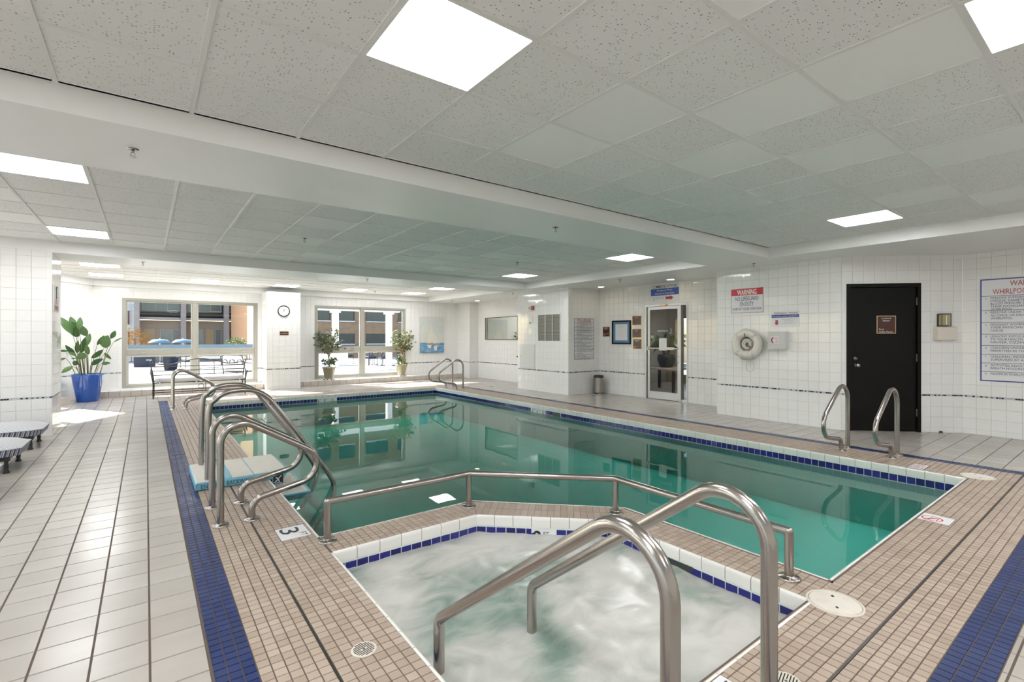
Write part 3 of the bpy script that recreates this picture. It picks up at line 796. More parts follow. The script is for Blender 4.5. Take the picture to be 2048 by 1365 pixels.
for bi, i, j, wm in LIGHTS:
    x, y = 2.0513 + (i + .5) * T2, bays[bi][4] + (j + .5) * T2
    t_ = thing('ceiling_light', lab.get((bi, i, j), 'square flush ceiling light panel added out of view behind the camera or at left'), 'ceiling light', (x, y, ZC), group='square ceiling lights')  # panels missing from lab are unseen, added to light the room
    if LF is None:
        b = B(); h = T2 / 2 - .002
        for q in ((-h, -h, h, -h + .018), (-h, h - .018, h, h), (-h, -h + .018, -h + .018, h - .018), (h - .018, -h + .018, h, h - .018)): b.box(q[0], q[1], -.006, q[2], q[3], .01)
        LF = b.mesh('frame'); LF.materials.append(MT['ceil_grid'])
        d = B(); h -= .017; d.box(-h, -h, .0, h, h, .012); LD = d.mesh('diffuser'); LD.materials.append(MT['panel'])
        LW = d.mesh('diffuser'); LW.materials.append(MT['panel_warm'])
    link('frame', LF, None, t_); link('diffuser', LW if wm else LD, None, t_)
# small round downlights and sprinklers
for n_, (x, y, l) in enumerate([(8.70, 7.98, 'recessed round downlight in the soffit nearest the pool rules sign'), (8.77, 6.10, 'recessed round downlight in the soffit above the communications sign'), (8.72, 13.45, 'recessed round downlight in the soffit near the wall mirror')]):
    t_ = thing('downlight', l, 'downlight', (x, y, ZS), group='recessed downlights')
    B().lathe([(.10, .0), (.098, -.006), (.078, -.007), (.072, .0)], 24, close=False).build('trim_ring', 'white_plastic', t_)
    B().lathe([(.0001, -.003), (.074, -.003)], 20, close=False).build('lamp', 'downlight', t_)
SPK = [(-.067, 3.97, ZS, 'on the near beam over the walkway'), (3.61, 3.98, ZS, 'on the near beam over the pool'), (7.95, 3.95, ZS, 'on the right soffit beside the end of the near beam'),
       (1.75, 7.08, ZC, 'in the middle tiled bay, left of the other'), (5.41, 7.0, ZC, 'in the middle tiled bay, right of the other'), (3.66, 9.82, ZS, 'under the far beam over the pool centre'), (-.04, 9.85, ZS, 'under the far beam above the bench'),
       (7.96, 10.5, ZS, 'on the soffit near the fire alarm'), (5.41, 13.9, ZC, 'in the far tiled bay above the second window'), (7.97, 6.78, ZS, 'on the soffit in front of the glass door'), (7.98, 13.8, ZS, 'on the soffit near the sailboat painting')]
SK = None
for x, y, z, l in SPK:
    t_ = thing('fire_sprinkler', 'small metal fire sprinkler ' + l, 'sprinkler', (x, y, z), group='ceiling sprinklers')
    if SK is None:
        a = B().lathe([(.034, .004), (.032, -.004), (.014, -.006), (.012, .0)], 16); SK = [a.mesh('escutcheon')]; SK[0].materials.append(MT['chrome'])
        a = B().tube([(0, 0, 0), (0, 0, -.028)], .007, 8).tube([(-.009, 0, -.025), (-.011, 0, -.038), (0, 0, -.05)], .0028, 6).tube([(.009, 0, -.025), (.011, 0, -.038), (0, 0, -.05)], .0028, 6)
        SK.append(a.mesh('head')); SK[1].materials.append(MT['chrome'])
        a = B().disc(0, 0, -.053, -.050, .019, 12); SK.append(a.mesh('deflector')); SK[2].materials.append(MT['chrome'])
    for k, nm in enumerate(('escutcheon', 'head', 'deflector')): link(nm, SK[k], None, t_)

# ------------------------------------------------------------------ windows
def window(n, m_, x0, z0, x1, z1, cols, tr0=.975, tr1=1.09, col='win_frame', fr=.075, recess=.03, mull=None):
    root = struct(B().box(x0, z0, -.11, x0 + fr, z1, -recess + .02).box(x1 - fr, z0, -.11, x1, z1, -recess + .02).box(x0 + fr, z1 - fr * .75, -.11, x1 - fr, z1, -recess + .02).box(x0 + fr, z0, -.11, x1 - fr, z0 + .05, -recess + .02).build('window_%d' % n, col, None, m_))
    ms = mull or [x0 + (x1 - x0) * k / cols for k in range(1, cols)]
    edges = [x0 + fr] + [e for q in ms for e in (q - .05, q + .05)] + [x1 - fr]
    for q in ms: B().box(q - .05, z0 + .05, -.10, q + .05, z1 - fr * .75, -recess + .01).build('mullion', col, root)
    for k in range(0, len(edges), 2):
        a, c = edges[k], edges[k + 1]
        B().box(a, tr0, -.09, c, tr1, -recess).build('transom', col, root)
        for zz0, zz1, sw, zz in ((z0 + .05, tr0, .055, -.045), (tr1, z1 - fr * .75, .03, -.055)):
            s_ = B().box(a, zz0, -.08, a + sw, zz1, zz).box(c - sw, zz0, -.08, c, zz1, zz).box(a + sw, zz0, -.08, c - sw, zz0 + sw, zz).box(a + sw, zz1 - sw, -.08, c - sw, zz1, zz).build('sash', 'sash', root)
            B().box(a + sw - .005, zz0 + sw - .005, -.066, c - sw + .005, zz1 - sw + .005, -.060).build('pane', 'glass', s_)
        for f in (.25, .8):
            xx = a + (c - a) * f
            B().box(xx - .045, tr0 + .03, -recess, xx + .045, tr0 + .045, -recess + .02, .004).box(xx - .012, tr0 + .02, -recess, xx + .012, tr0 + .055, -recess + .012).build('latch', 'alu', root)
    return root
window(1, MF, W1[0] + 1, W1[1], W1[2] + 1, W1[3], 2, mull=[1.016 + 1.0])
window(2, MF, W2[0] + 1, W2[1], W2[2] + 1, W2[3], 2, mull=[5.44 + 1.0])
window(3, MG, *W3, 6)
window(4, MLB, *W4, 6)

# ------------------------------------------------------------------ glass door to the lobby
u0, u1, zt = 14.2 - DOOR[0], 14.2 - DOOR[1], DOOR[2]
uL0, uL1, uS0 = 14.2 - 7.03, 14.2 - 6.212, 14.2 - 6.168
fr_ = B().box(u0, 0, -.10, u0 + .045, zt, .012).box(u1 - .03, 0, -.10, u1, zt, .012).box(u0 + .045, zt - .045, -.10, u1 - .03, zt, .012).box(uL1 + .004, .0, -.10, uS0, zt - .045, .012).box(uS0, 0, -.10, u1 - .03, .05, .0)
door1 = struct(fr_.build('door_1', 'alu', None, MR))
a, c, e, g = uL0 - .02, uL1, .012, zt - .05
lf_ = B().box(a, e, -.055, a + .055, g, -.012).box(c - .055, e, -.055, c, g, -.012).box(a + .055, e, -.055, c - .055, e + .16, -.012).box(a + .055, g - .065, -.055, c - .055, g, -.012).build('door_leaf', 'alu', door1)
B().box(a + .05, e + .155, -.038, c - .05, g - .06, -.030).build('pane', 'door_glass', lf_)
B().box(uS0, .05, -.06, u1 - .03, zt - .045, -.05).build('sidelight', 'door_glass', door1)
B().tube([(a + .02, 1.155, .03), (c - .02, 1.155, .03)], .014, 10).box(c - .30, 1.125, .0, c - .12, 1.18, .045, .006).box(a + .005, 1.12, -.012, a + .04, 1.19, .03).build('push_bar', 'white_plastic', lf_)
B().box(14.2 - 6.70, 1.11, .046, 14.2 - 6.50, 1.385, .048).build('paper_notice', 'sign_white', lf_)
B().box(u0 + .42, zt - .04, .012, u0 + .60, zt - .008, .06, .004).build('door_closer', 'gold', door1)
B().tube([(c - .03, .85, -.01), (c - .03, .85, .03), (c - .03, .98, .03), (c - .03, .98, -.01)], .008, 8).build('pull_handle', 'alu', lf_)
t_ = text(lf_, 'ANDMARK', 14.2 - 6.66, 1.545, .045, 'white_ink', width=.30, z=-.0295, mirror=True)
text(lf_, 'L', 14.2 - 6.465, 1.545, .12, 'white_ink', width=.06, z=-.0295, mirror=True)
# the dim lobby behind it
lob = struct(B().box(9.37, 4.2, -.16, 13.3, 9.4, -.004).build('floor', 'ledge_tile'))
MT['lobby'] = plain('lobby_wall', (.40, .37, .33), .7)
def lob_wall(n, x0, y0, x1, y1, holes=()):
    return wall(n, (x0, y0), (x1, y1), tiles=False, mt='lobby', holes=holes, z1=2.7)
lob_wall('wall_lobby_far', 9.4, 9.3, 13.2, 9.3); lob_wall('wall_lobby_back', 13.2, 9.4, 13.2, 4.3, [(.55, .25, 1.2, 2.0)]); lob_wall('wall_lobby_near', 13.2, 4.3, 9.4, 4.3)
struct(B().box(9.37, 4.2, 2.66, 13.3, 9.4, 2.8).build('ceiling', 'matte_white'))
t_ = thing('ceiling_light', 'flush ceiling light panel in the lobby behind the glass door', 'ceiling light', (12.2, 5.6, 2.66), group='square ceiling lights')
link('frame', LF, None, t_); link('diffuser', LW, None, t_)
t_ = thing('ceiling_light', 'ceiling light panel added to brighten the lobby above the plant table', 'ceiling light', (10.3, 7.2, 2.66), group='square ceiling lights')
link('frame', LF, None, t_); link('diffuser', LW, None, t_)  # second lobby panel, added unseen to brighten the view through the door

# ------------------------------------------------------------------ black utility door in the cut corner
d0, d1, dz = DD[0], DD[2], DD[3]
door2 = struct(B().box(d0, 0, -.10, d0 + .05, dz, .02).box(d1 - .045, 0, -.10, d1, dz, .02).box(d0 + .05, dz - .055, -.10, d1 - .045, dz, .02).build('door_2', 'black', None, MD))
leaf2 = B().box(d0 + .052, .008, -.06, d1 - .047, dz - .058, -.012, .003).build('door_leaf', 'black', door2)
B().box(.0, 0, -.6, 1.15, 2.2, -.11).build('backing', 'black', door2)
for z in (1.936, 1.10, .285): B().tube([(d1 - .046, z - .055, .0), (d1 - .046, z + .055, .0)], .010, 8).build('hinge', 'dark_steel', door2)
B().lathe([(.033, 0), (.033, .008), (.012, .012), (.012, .035), (.026, .045), (.030, .058), (.024, .070), (.0005, .074)], 20).build('door_knob', 'chrome', leaf2, M.Translation((.205, .983, -.012)))
B().lathe([(.030, 0), (.030, .012), (.022, .018), (.0005, .019)], 20).build('deadbolt', 'dark_steel', leaf2, M.Translation((.192, 1.085, -.012)))
def plaque(label, m_, x0, z0, x1, z1, lines, n0=0, glint=None, cat='plaque', grp='small maroon plaques', mt='maroon'):
    t_ = thing('wall_plaque', label, cat, mtx=m_ @ M.Translation(((x0 + x1) / 2, (z0 + z1) / 2, n0)), group=grp)
    w, h = (x1 - x0) / 2, (z1 - z0) / 2
    B().box(-w, -h, 0, w, h, .010, .002).build('edge', 'gold', t_); B().box(-w + .012, -h + .012, .006, w - .012, h - .012, .0125).build('plate', mt, t_)
    merge_text(t_, [(s, x * w, y * h, hh, None, al) for s, x, y, hh, al in lines], 'white_ink').location.z = .0115
    return t_
plaque('maroon plaque with brass edge on the black utility door', MD, .488, 1.458, .754, 1.725, [('Landmark', 0, .72, .024, 'C'), ('Harbor', 0, .45, .024, 'C'), ('Pool', -.78, -.52, .026, 'L'), ('Utility Room', -.78, -.78, .026, 'L')], -.012)
# emergency light
t_ = thing('emergency_light', 'cream emergency light with amber lamp on the wall right of the black door', 'emergency light', mtx=MD @ M.Translation((1.385, 1.36, .003)))
B().box(-.135, 0, 0, .135, .198, .085, .01).build('battery_box', 'cream_plastic', t_)
MT['amber'] = plain('amber_lens', (.42, .36, .20), .2)
B().box(-.082, .20, .0, .045, .39, .012).box(-.082, .20, .0, .045, .212, .10).box(-.082, .378, .0, .045, .39, .10).box(-.082, .212, .09, -.075, .378, .10).box(.038, .212, .09, .045, .378, .10).build('lamp_bracket', 'dark_steel', t_)
B().box(-.072, .214, .012, .035, .376, .092, .012).build('lamp', 'amber', t_); B().box(-.024, .225, .092, -.012, .365, .096).build('lamp_tube', 'white_plastic', t_)
t_ = thing('door_stop', 'small round door stop on the floor right of the black door', 'door stop', (9.20, 1.86, 0))
B().lathe([(.026, 0), (.026, .012), (.018, .02)], 16).build('base', 'chrome', t_); B().lathe([(.019, .018), (.024, .03), (.018, .042), (.001, .045)], 16).build('rubber_tip', 'black_plastic', t_)

# ------------------------------------------------------------------ signs on the walls
def sign(name, label, m_, x0, z0, x1, z1, mt='sign_white', th=.006, cat='sign', group=None, rad=0):
    t_ = thing(name, label, cat, mtx=m_ @ M.Translation(((x0 + x1) / 2, (z0 + z1) / 2, .003)), group=group)
    w, h = (x1 - x0) / 2, (z1 - z0) / 2
    if rad:
        n = 5; P = [(sx * (w - rad) + rad * math.cos(a0 + PI / 2 * k / n), sy * (h - rad) + rad * math.sin(a0 + PI / 2 * k / n)) for sx, sy, a0 in ((1, 1, 0), (-1, 1, PI / 2), (-1, -1, PI), (1, -1, 1.5 * PI)) for k in range(n + 1)]
        B().prism(P, 0, th).build('board', mt, t_)
    else: B().box(-w, -h, 0, w, h, th).build('board', mt, t_)
    t_['th'] = th; return t_, w, h, th
def flat(b, x0, y0, x1, y1, z): b.add([(x0, y0, z), (x1, y0, z), (x1, y1, z), (x0, y1, z)], [(0, 1, 2, 3)]); return b
def ring(b, x0, y0, x1, y1, wd, z):
    for q in ((x0, y0, x1, y0 + wd), (x0, y1 - wd, x1, y1), (x0, y0 + wd, x0 + wd, y1 - wd), (x1 - wd, y0 + wd, x1, y1 - wd)): flat(b, *q, z)
    return b
s_, w, h, th = sign('warning_sign', 'red and white warning sign saying no lifeguard on duty', MW, .268, 1.824, .848, 2.262, rad=.02)
ring(B(), -w + .008, -h + .008, w - .008, h - .008, .006, th + .001).build('border', 'ink_red', s_)
flat(B(), -w + .016, h - .125, w - .016, h - .014, th + .0012).build('header', 'red', s_)
text(s_, 'WARNING', 0, h - .070, .088, 'white_ink', width=.34, z=th + .002, bold=.02)
merge_text(s_, [('NO LIFEGUARD', 0, h - .182, .072, .41, 'C'), ('ON DUTY', 0, h - .275, .072, .245, 'C'), ('SWIM AT YOUR OWN RISK', 0, h - .362, .046, .51, 'C')], 'ink_navy').location.z = th
s_, w, h, th = sign('emergency_phone_sign', 'white emergency phone sign with red down arrow above the phone box', MW, .975, 1.572, 1.408, 1.836, th=.004)
text(s_, 'EMERGENCY PHONE', .01, h - .035, .030, 'ink_navy', width=.37, z=th + .001)
flat(B(), -w + .004, h - .108, w - .004, h - .060, th + .001).build('band', 'border_blue', s_)
text(s_, 'Pick up the receiver and dial 911.', 0, h - .085, .022, 'white_ink', width=.39, z=th + .002)
def arrow(parent, x, y, L, W, mt, ang, z):
    b = B(); m2 = M.Translation((x, y, z)) @ M.Rotation(ang, 4, 'Z')
    b.add([m2 @ V(p) for p in ((-L / 2, -W * .27, 0), (L * .12, -W * .27, 0), (L * .12, W * .27, 0), (-L / 2, W * .27, 0), (L * .12, -W / 2, 0), (L / 2, 0, 0), (L * .12, W / 2, 0))], [(0, 1, 2, 3), (4, 5, 6)]); b.build('arrow', mt, parent)
arrow(s_, -w + .085, h - .19, .085, .075, 'brick_red', -PI / 2, th + .001)
merge_text(s_, [('Landmark - Emergency Phone Location', .06, -.005, .011, .22, 'C'), ('Pool Deck, Main Level', .06, -.028, .011, .13, 'C'), ('Front Desk 0', .06, -.051, .011, .13, 'C'), ('Non-Emergency: dial the operator', .06, -.074, .011, .22, 'C')], 'ink_grey').location.z = th
s_, w, h, th = sign('communications_sign', 'white and blue communications sign with red arrow above the glass door', MR, 7.245, 2.200, 7.985, 2.602, th=.004)
text(s_, 'COMMUNICATIONS', 0, h - .055, .066, 'ink_black', width=.66, z=th + .001, bold=.003)
flat(B(), -w + .004, -.055, w - .004, h - .102, th + .001).build('band', 'sign_blue', s_)
merge_text(s_, [('Emergency Phone', .0, .062, .042, .40, 'C'), ('Intercom to Front Desk', 0, -.008, .042, .50, 'C')], 'white_ink').location.z = th
merge_text(s_, [('ANDMARK', -.135, -.115, .026, .26, 'C')], 'ink_grey').location.z = th
text(s_, 'L', -.285, -.125, .075, 'ink_grey', width=.03, z=th + .001)
arrow(s_, .13, -.118, .20, .105, 'brick_red', 0, th + .001)
# pool use rules
s_, w, h, th = sign('pool_rules_sign', 'tall white pool use rules sign with ruled rows', MSD, .184, .858, .871, 1.876)
zr = [1.0, .845, .62, .455, .225, .05, -.11, -.275, -.44, -.62, -.78, -.89, -1.0]; zr = [1.0, .80, .57, .41, .19, .01, -.165, -.345, -.535, -.775, -.885, -1.0]
g = ring(B(), -w, -h, w, h, .010, th + .001)
for q in zr[1:-1]: flat(g, -w + .01, q * h - .003, w - .01, q * h + .003, th + .001)
g.build('ruling', 'ink_black', s_)
text(s_, 'POOL USE RULES', 0, .90 * h, .060, 'ink_red', width=.48, z=th + .002, bold=.02)
rules = [('1.', ['DO NOT ENTER THE POOL IF YOU', 'HAVE A COMMUNICABLE DISEASE', 'OR AN OPEN CUT.']), ('2.', ['DO NOT BRING FOOD, DRINK, GUM', 'OR TOBACCO INTO THE POOL.']), ('3.', ['SHOWER BEFORE ENTERING THE', 'POOL AND AFTER USE OF TOILET', 'FACILITIES.']), ('4.', ['DO NOT RUN OR ENGAGE IN ROUGH', 'PLAY IN THE POOL AREA.']), ('5.', ['DO NOT BRING ANIMALS INTO THE', 'POOL AREA.']), ('6.', ['DIAPER CHANGING ON THE POOL', 'DECK IS PROHIBITED.']), ('7.', ['GLASS AND SHATTERABLE ITEMS', 'ARE PROHIBITED IN THE POOL AREA.']), ('8.', ['DO NOT SPIT OR BLOW YOUR NOSE', 'IN THE POOL.']), ('9.', ['MAXIMUM    PERSONS']), ('10.', ['POOL HOURS POSTED AT DESK'])]
it = []
for k, (n_, ls) in enumerate(rules):
    zt_, zb_ = zr[k + 1] * h, zr[k + 2] * h; st_ = (zt_ - zb_) / (len(ls) + .25)
    for q, l in enumerate(ls): it.append((l, -w + .085, zt_ - st_ * (q + .62), .026, .0205 * len(l) * .92, 'L'))
    it.append((n_, -w + .03, zt_ - st_ * .62, .022, None, 'L'))
merge_text(s_, it, 'ink_black').location.z = th
# whirlpool rules, running out of the right of the frame
sy = lambda y: 1.69 - y
s_, w, h, th = sign('whirlpool_sign', 'large white whirlpool warning sign with blue border', MS, sy(1.503), .775, sy(.545), 2.232, rad=.02)
zc_ = (.775 + 2.232) / 2
ring(B(), -w + .004, -h + .004, w - .004, h - .004, .016, th + .001).build('border', 'border_blue', s_)
zl = [2.232, 1.985, 1.782, 1.611, 1.446, 1.285, 1.160, 1.038, .916, .775]
g = B()
for q in zl[1:-1]: flat(g, -w + .02, q - zc_ - .003, w - .02, q - zc_ + .003, th + .001)
g.build('ruling', 'ink_navy', s_)
merge_text(s_, [('WARNING', 0, 2.155 - zc_, .075, .35, 'C'), ('WHIRLPOOL USE RULES', 0, 2.045 - zc_, .072, .69, 'C')], 'ink_red').location.z = th
wr = [('a.', ['PERSONS SUFFERING FROM HEART', 'DISEASE, DIABETES, HIGH OR LOW', 'BLOOD PRESSURE SHOULD CONSULT', 'THEIR PHYSICIAN BEFORE USING', 'WHIRLPOOL.']), ('b.', ['PERSONS UNDER THE INFLUENCE OF', 'ALCOHOL OR DRUGS MAY NOT USE', 'WHIRLPOOL.']), ('c.', ['PREGNANT WOMEN CONSULT WITH', 'THEIR PHYSICIAN REGARDING', 'USAGE.']), ('d.', ['LENGTHY EXPOSURE IS HAZARDOUS', 'TO YOUR HEALTH AND CAN CAUSE', 'NAUSEA, DIZZINESS, FAINTING.']), ('e.', ['CHILDREN UNDER THE AGE OF 5 NOT', 'PERMITTED IN THE WHIRLPOOL.']), ('f.', ['CHILDREN UNDER THE AGE OF 14 ARE', 'SUPERVISED BY AN ADULT.']), ('g.', ['ACTIVITIES INVOLVING UNDERWATER', 'BREATH HOLDING ARE PROHIBITED.']), ('h.', ['MAXIMUM WHIRLPOOL LOAD POSTED'])]
it = []
for k, (n_, ls) in enumerate(wr):
    zt_, zb_ = zl[k + 1] - zc_, zl[k + 2] - zc_; st_ = min(.042, (zt_ - zb_) / (len(ls) + .1)); zt_ -= .006
    for q, l in enumerate(ls): it.append((l, -w + .112, zt_ - st_ * (q + .55), .031, .0222 * len(l), 'L'))
    it.append((n_, -w + .055, zt_ - st_ * .55, .026, None, 'L'))
merge_text(s_, it, 'ink_navy').location.z = th
# sign on the left column and the depth and no-diving plates set in the deck
s_, w, h, th = sign('column_sign', 'white sign with red lettering on the side of the left column', colm[2][1], .06, 1.78, .62, 2.17)
text(s_, 'NO', 0, -.045, .075, 'ink_red', z=th + .001, bold=.02); text(s_, 'DIVING', 0, -.14, .07, 'ink_red', width=.36, z=th + .001, bold=.02)
g = B(); g.tube([(-.02, .16, th), (.01, .10, th), (-.02, .05, th), (.0, .0, th)], .008, 6); g.sphere((0, .165, th), .014); g.build('pictogram', 'ink_black', s_)
def deck_plate(label, q, name='deck_plate'):
    t_ = thing(name, label, 'deck marker', ((q[0] + q[2]) / 2, (q[1] + q[3]) / 2, 0), group='tile markers in the pool deck')
    w, h = (q[2] - q[0]) / 2 - .002, (q[3] - q[1]) / 2 - .002; B().box(-w, -h, -.003, w, h, .0008).build('plate', 'sign_white', t_); return t_
t_ = deck_plate('white three foot depth plate in the deck beside the near handrails', PL3)
text(t_, '3', -.012, .035, .125, 'ink_black', width=.115, z=.0016, rot=-PI / 2, bold=.005); text(t_, 'FT', .055, -.072, .048, 'ink_black', z=.0016, rot=-PI / 2)
t_ = deck_plate('white two foot depth plate in the deck at the whirlpool edge', PL2)
text(t_, '2', -.045, 0, .125, 'ink_black', width=.085, z=.0016, rot=0, bold=.01); text(t_, 'FT', .065, .030, .055, 'ink_black', width=.085, z=.0016)
t_ = deck_plate('white no diving plate in the deck at the near end of the pool', PLN)
no_dive(t_, M.Identity(4), -.02, .02, .065, .0016); text(t_, 'NO DIVING', .082, -.05, .012, 'ink_black', z=.0016, rot=PI / 2)
t_ = deck_plate('white no diving plate in the deck beside the right ladder', PLR)
no_dive(t_, M.Identity(4), .03, 0, .055, .0016); text(t_, 'NO', -.075, 0, .05, 'ink_black', z=.0016, rot=PI / 2)

# plaques and frames beside the glass door
plaque('dark maroon plaque left of the blue framed certificate', MR, 5.783, 1.424, 6.015, 1.673, [('LANDMARK', 0, .70, .020, 'C'), ('POOL', 0, .45, .020, 'C'), ('Authorized Guests', -.75, -.45, .017, 'L'), ('Only', -.75, -.68, .017, 'L')])
for l, z0, z1 in (('glossy brown plaque right of the certificate, top of three', 1.686, 1.919), ('glossy brown plaque right of the certificate, middle of three', 1.392, 1.612)):
    t_ = plaque(l, MR, 6.712, z0, 6.985, z1, [('Notice', 0, .55, .02, 'C')]); 
plaque('brown plaque right of the certificate, lowest of three', MR, 6.735, 1.126, 6.99, 1.372, [('LANDMARK', 0, .70, .020, 'C'), ('POOL', 0, .45, .020, 'C'), ('Hours 6 am to', -.75, -.45, .017, 'L'), ('10 pm', -.75, -.68, .017, 'L')])
t_ = thing('framed_certificate', 'black framed certificate with blue mat beside the glass door', 'picture frame', mtx=MR @ M.Translation((6.388, 1.527, .003)))
w, h = .290, .288
B().box(-w, -h, 0, -w + .035, h, .028, .004).box(w - .035, -h, 0, w, h, .028, .004).box(-w + .035, -h, 0, w - .035, -h + .035, .028, .004).box(-w + .035, h - .035, 0, w - .035, h, .028, .004).build('frame', 'black', t_)
B().box(-w + .03, -h + .03, 0, w - .03, h - .03, .010).build('mat_board', 'blue_mat', t_); B().box(-.185, -.195, .010, .185, .195, .012).build('paper', 'sign_white', t_)
merge_text(t_, [('CERTIFICATE', 0, .15, .022, .24, 'C'), ('Pool License', 0, .115, .014, .16, 'C')] + [('-' * 30, 0, .08 - .022 * k, .010, .30, 'C') for k in range(9)], 'ink_grey').location.z = .012
# pier: clock and plaque
MP = pier[1][1]
t_ = thing('wall_clock', 'round black rimmed wall clock on the pier between the windows', 'clock', mtx=MP @ M.Translation((.424, 2.125, .003)))
B().lathe([(.0005, .012), (.138, .012)], 36, close=False).build('dial', 'sign_white', t_)
B().lathe([(.155, 0), (.155, .022), (.146, .032), (.136, .028), (.134, .012)], 36, close=False).build('rim', 'black', t_)
g = B()
for k in range(12):
    a = PI * k / 6; r0, r1 = (.112, .130) if k % 3 else (.105, .130); c_, s2 = math.cos(a), math.sin(a); wv = .003
    g.add([(r0 * c_ - wv * s2, r0 * s2 + wv * c_, .0135), (r1 * c_ - wv * s2, r1 * s2 + wv * c_, .0135), (r1 * c_ + wv * s2, r1 * s2 - wv * c_, .0135), (r0 * c_ + wv * s2, r0 * s2 - wv * c_, .0135)], [(0, 3, 2, 1)])
g.build('hour_marks', 'ink_black', t_)['kind'] = 'stuff'
for nm, L, a, wv in (('hour_hand', .07, math.radians(58), .006), ('minute_hand', .105, math.radians(96), .004)):
    B().box(-.02, -wv, .015, L, wv, .017).build(nm, 'ink_black', t_, M.Rotation(a, 4, 'Z'))
plaque('small maroon arrow plaque under the clock', MP, .318, 1.462, .552, 1.572, [('< WHIRLPOOL', 0, .0, .022, 'C')])
# ------------------------------------------------------------------ polished steel rails
def flange(parent, x, y, r=.058):
    B().lathe([(r, 0), (r, .007), (r * .9, .012), (.030, .014), (.026, .020)], 24).build('flange', 'chrome', parent, M.Translation((x, y, 0)))
TUBE = .0245
def hook_rail(name, label, x, y, sgn, slope, c2, low, foot, r, group):
    """deck rail: post, arch, long slope over the water, turned back to a second foot"""
    t_ = thing(name, label, 'handrail', (x, y, 0), group=group)
    P = [(0, 0, -.01), (0, 0, slope), (sgn * c2[0], 0, c2[1]), (sgn * foot, 0, low), (sgn * foot, 0, -.01)]
    B().tube(fillet(P, r, 10), TUBE, 14).build('rail', 'chrome', t_); flange(t_, 0, 0); flange(t_, sgn * foot, 0); return t_
LEFT = dict(sgn=1, slope=.853, c2=(.939, .296), low=.150, foot=.208, r=[.143, .143, .10])
RIGHT = dict(sgn=-1, slope=.958, c2=(1.02, .27), low=.140, foot=.215, r=[.185, .165, .09])
hook_rail('pool_handrail', 'steel figure four handrail on the left deck nearest the camera', .442, 4.18, group='figure four handrails', **LEFT)
hook_rail('pool_handrail', 'steel figure four handrail just in front of the pool entry step', .434, 4.66, group='figure four handrails', **LEFT)
hook_rail('pool_handrail', 'steel figure four handrail by the bench, nearer of two', .424, 11.45, group='figure four handrails', **LEFT)
hook_rail('pool_handrail', 'steel figure four handrail by the bench, farther of two', .424, 11.95, group='figure four handrails', **LEFT)
hook_rail('ladder_rail', 'steel ladder rail left of the pair by the black door', 7.09, 2.335, group='ladder rails', **RIGHT)
hook_rail('ladder_rail', 'steel ladder rail right of the pair by the black door', 7.13, 1.84, group='ladder rails', **RIGHT)
hook_rail('ladder_rail', 'steel ladder rail at the far end, nearer of two in front of the painting', 6.93, 11.40, group='ladder rails', **RIGHT)
hook_rail('ladder_rail', 'steel ladder rail at the far end, farther of two in front of the painting', 6.90, 11.92, group='ladder rails', **RIGHT)
# tall rails of the removable entry step
for y, l in ((5.29, 'tall steel rail of the blue entry step, nearer of two'), (5.95, 'tall steel rail of the blue entry step, farther of two')):
    t_ = thing('entry_rail', l, 'handrail', (.456, y, 0), group='entry step rails')
    P = [(0, 0, .07), (.012, 0, .70), (.06, 0, .815), (.15, 0, .878), (.265, 0, .892), (.385, 0, .880), (.50, 0, .812), (.605, 0, .675), (1.005, 0, .09), (1.10, 0, -.06), (1.145, 0, -.16), (1.150, 0, -.25), (1.115, 0, -.35), (1.0, 0, -.54), (.915, 0, -.715)]
    B().tube(catmull(P, 5), TUBE, 14).build('rail', 'chrome', t_)
    for z in (-.44, -.60):
        if y < 5.5:
            x = 1.0 + (z + .54) * .55
            B().box(x - .06, 0, z, x + .06, .66, z + .03).build('rung', 'white_plastic', t_)
# entry step unit
MT['step_blue'] = plain('step_blue', (.16, .42, .55), .4); MT['step_cream'] = tile_mat('step_cream', (.66, .63, .56), (.68, .65, .58), .5, mott=.3, mscale=14, mcol=(.52, .47, .40))
t_ = thing('pool_entry_step', 'pale blue plastic pool entry step lettered enter backwards', 'pool step', (.355, 5.225, 0))
b = B(); b.box(0, 0, .001, .66, .81, .074, .012); b.build('deck_tread', 'step_blue', t_)
b = B(); vs = [(.64, 0, .072), (.79, 0, .072), (.70, 0, -.06), (.64, 0, -.06)]; b.add([(x, y, z) for y in (0, .81) for x, _, z in vs], [(0, 1, 2, 3)[::-1], (4, 5, 6, 7), (0, 1, 5, 4), (1, 2, 6, 5), (2, 3, 7, 6), (3, 0, 4, 7)]); b.build('overhang', 'step_blue', t_)
for x0, x1, mm in ((.012, .225, 'step_cream'), (.235, .29, 'step_blue'), (.30, .475, 'step_cream'), (.485, .775, 'step_cream')): B().box(x0, .012, .070, x1, .798, .079, .003).build('tread_panel', mm, t_)
b = B(); b.box(.64, -.06, -.205, .97, .75, -.152, .01); b.build('lower_tread', 'step_cream', t_); b = B(); b.box(.64, -.075, -.215, .975, -.06, -.150, .004); b.box(.97, -.06, -.215, .985, .75, -.150, .004); b.build('tread_edge', 'step_blue', t_)
f_ = M.Translation((0, -.001, .036)) @ M.Rotation(PI / 2, 4, 'X')
for s_, x, wd in (('ENTER', .11, .13), ('BACKWARDS', .375, .25)):
    me = text_mesh(s_, .038, wd); o = link('lettering', me, 'ink_black', t_, f_ @ M.Translation((x, 0, .001)))
b = B(); ring(b, .012, -.03, .205, .03, .0025, .0012); b.build('letter_border', 'ink_black', t_, f_)
lg = B(); flat(lg, .645, -.085, .735, .008, .0016); lo = lg.build('logo_plate', 'ink_black', t_, f_)
lg = B()
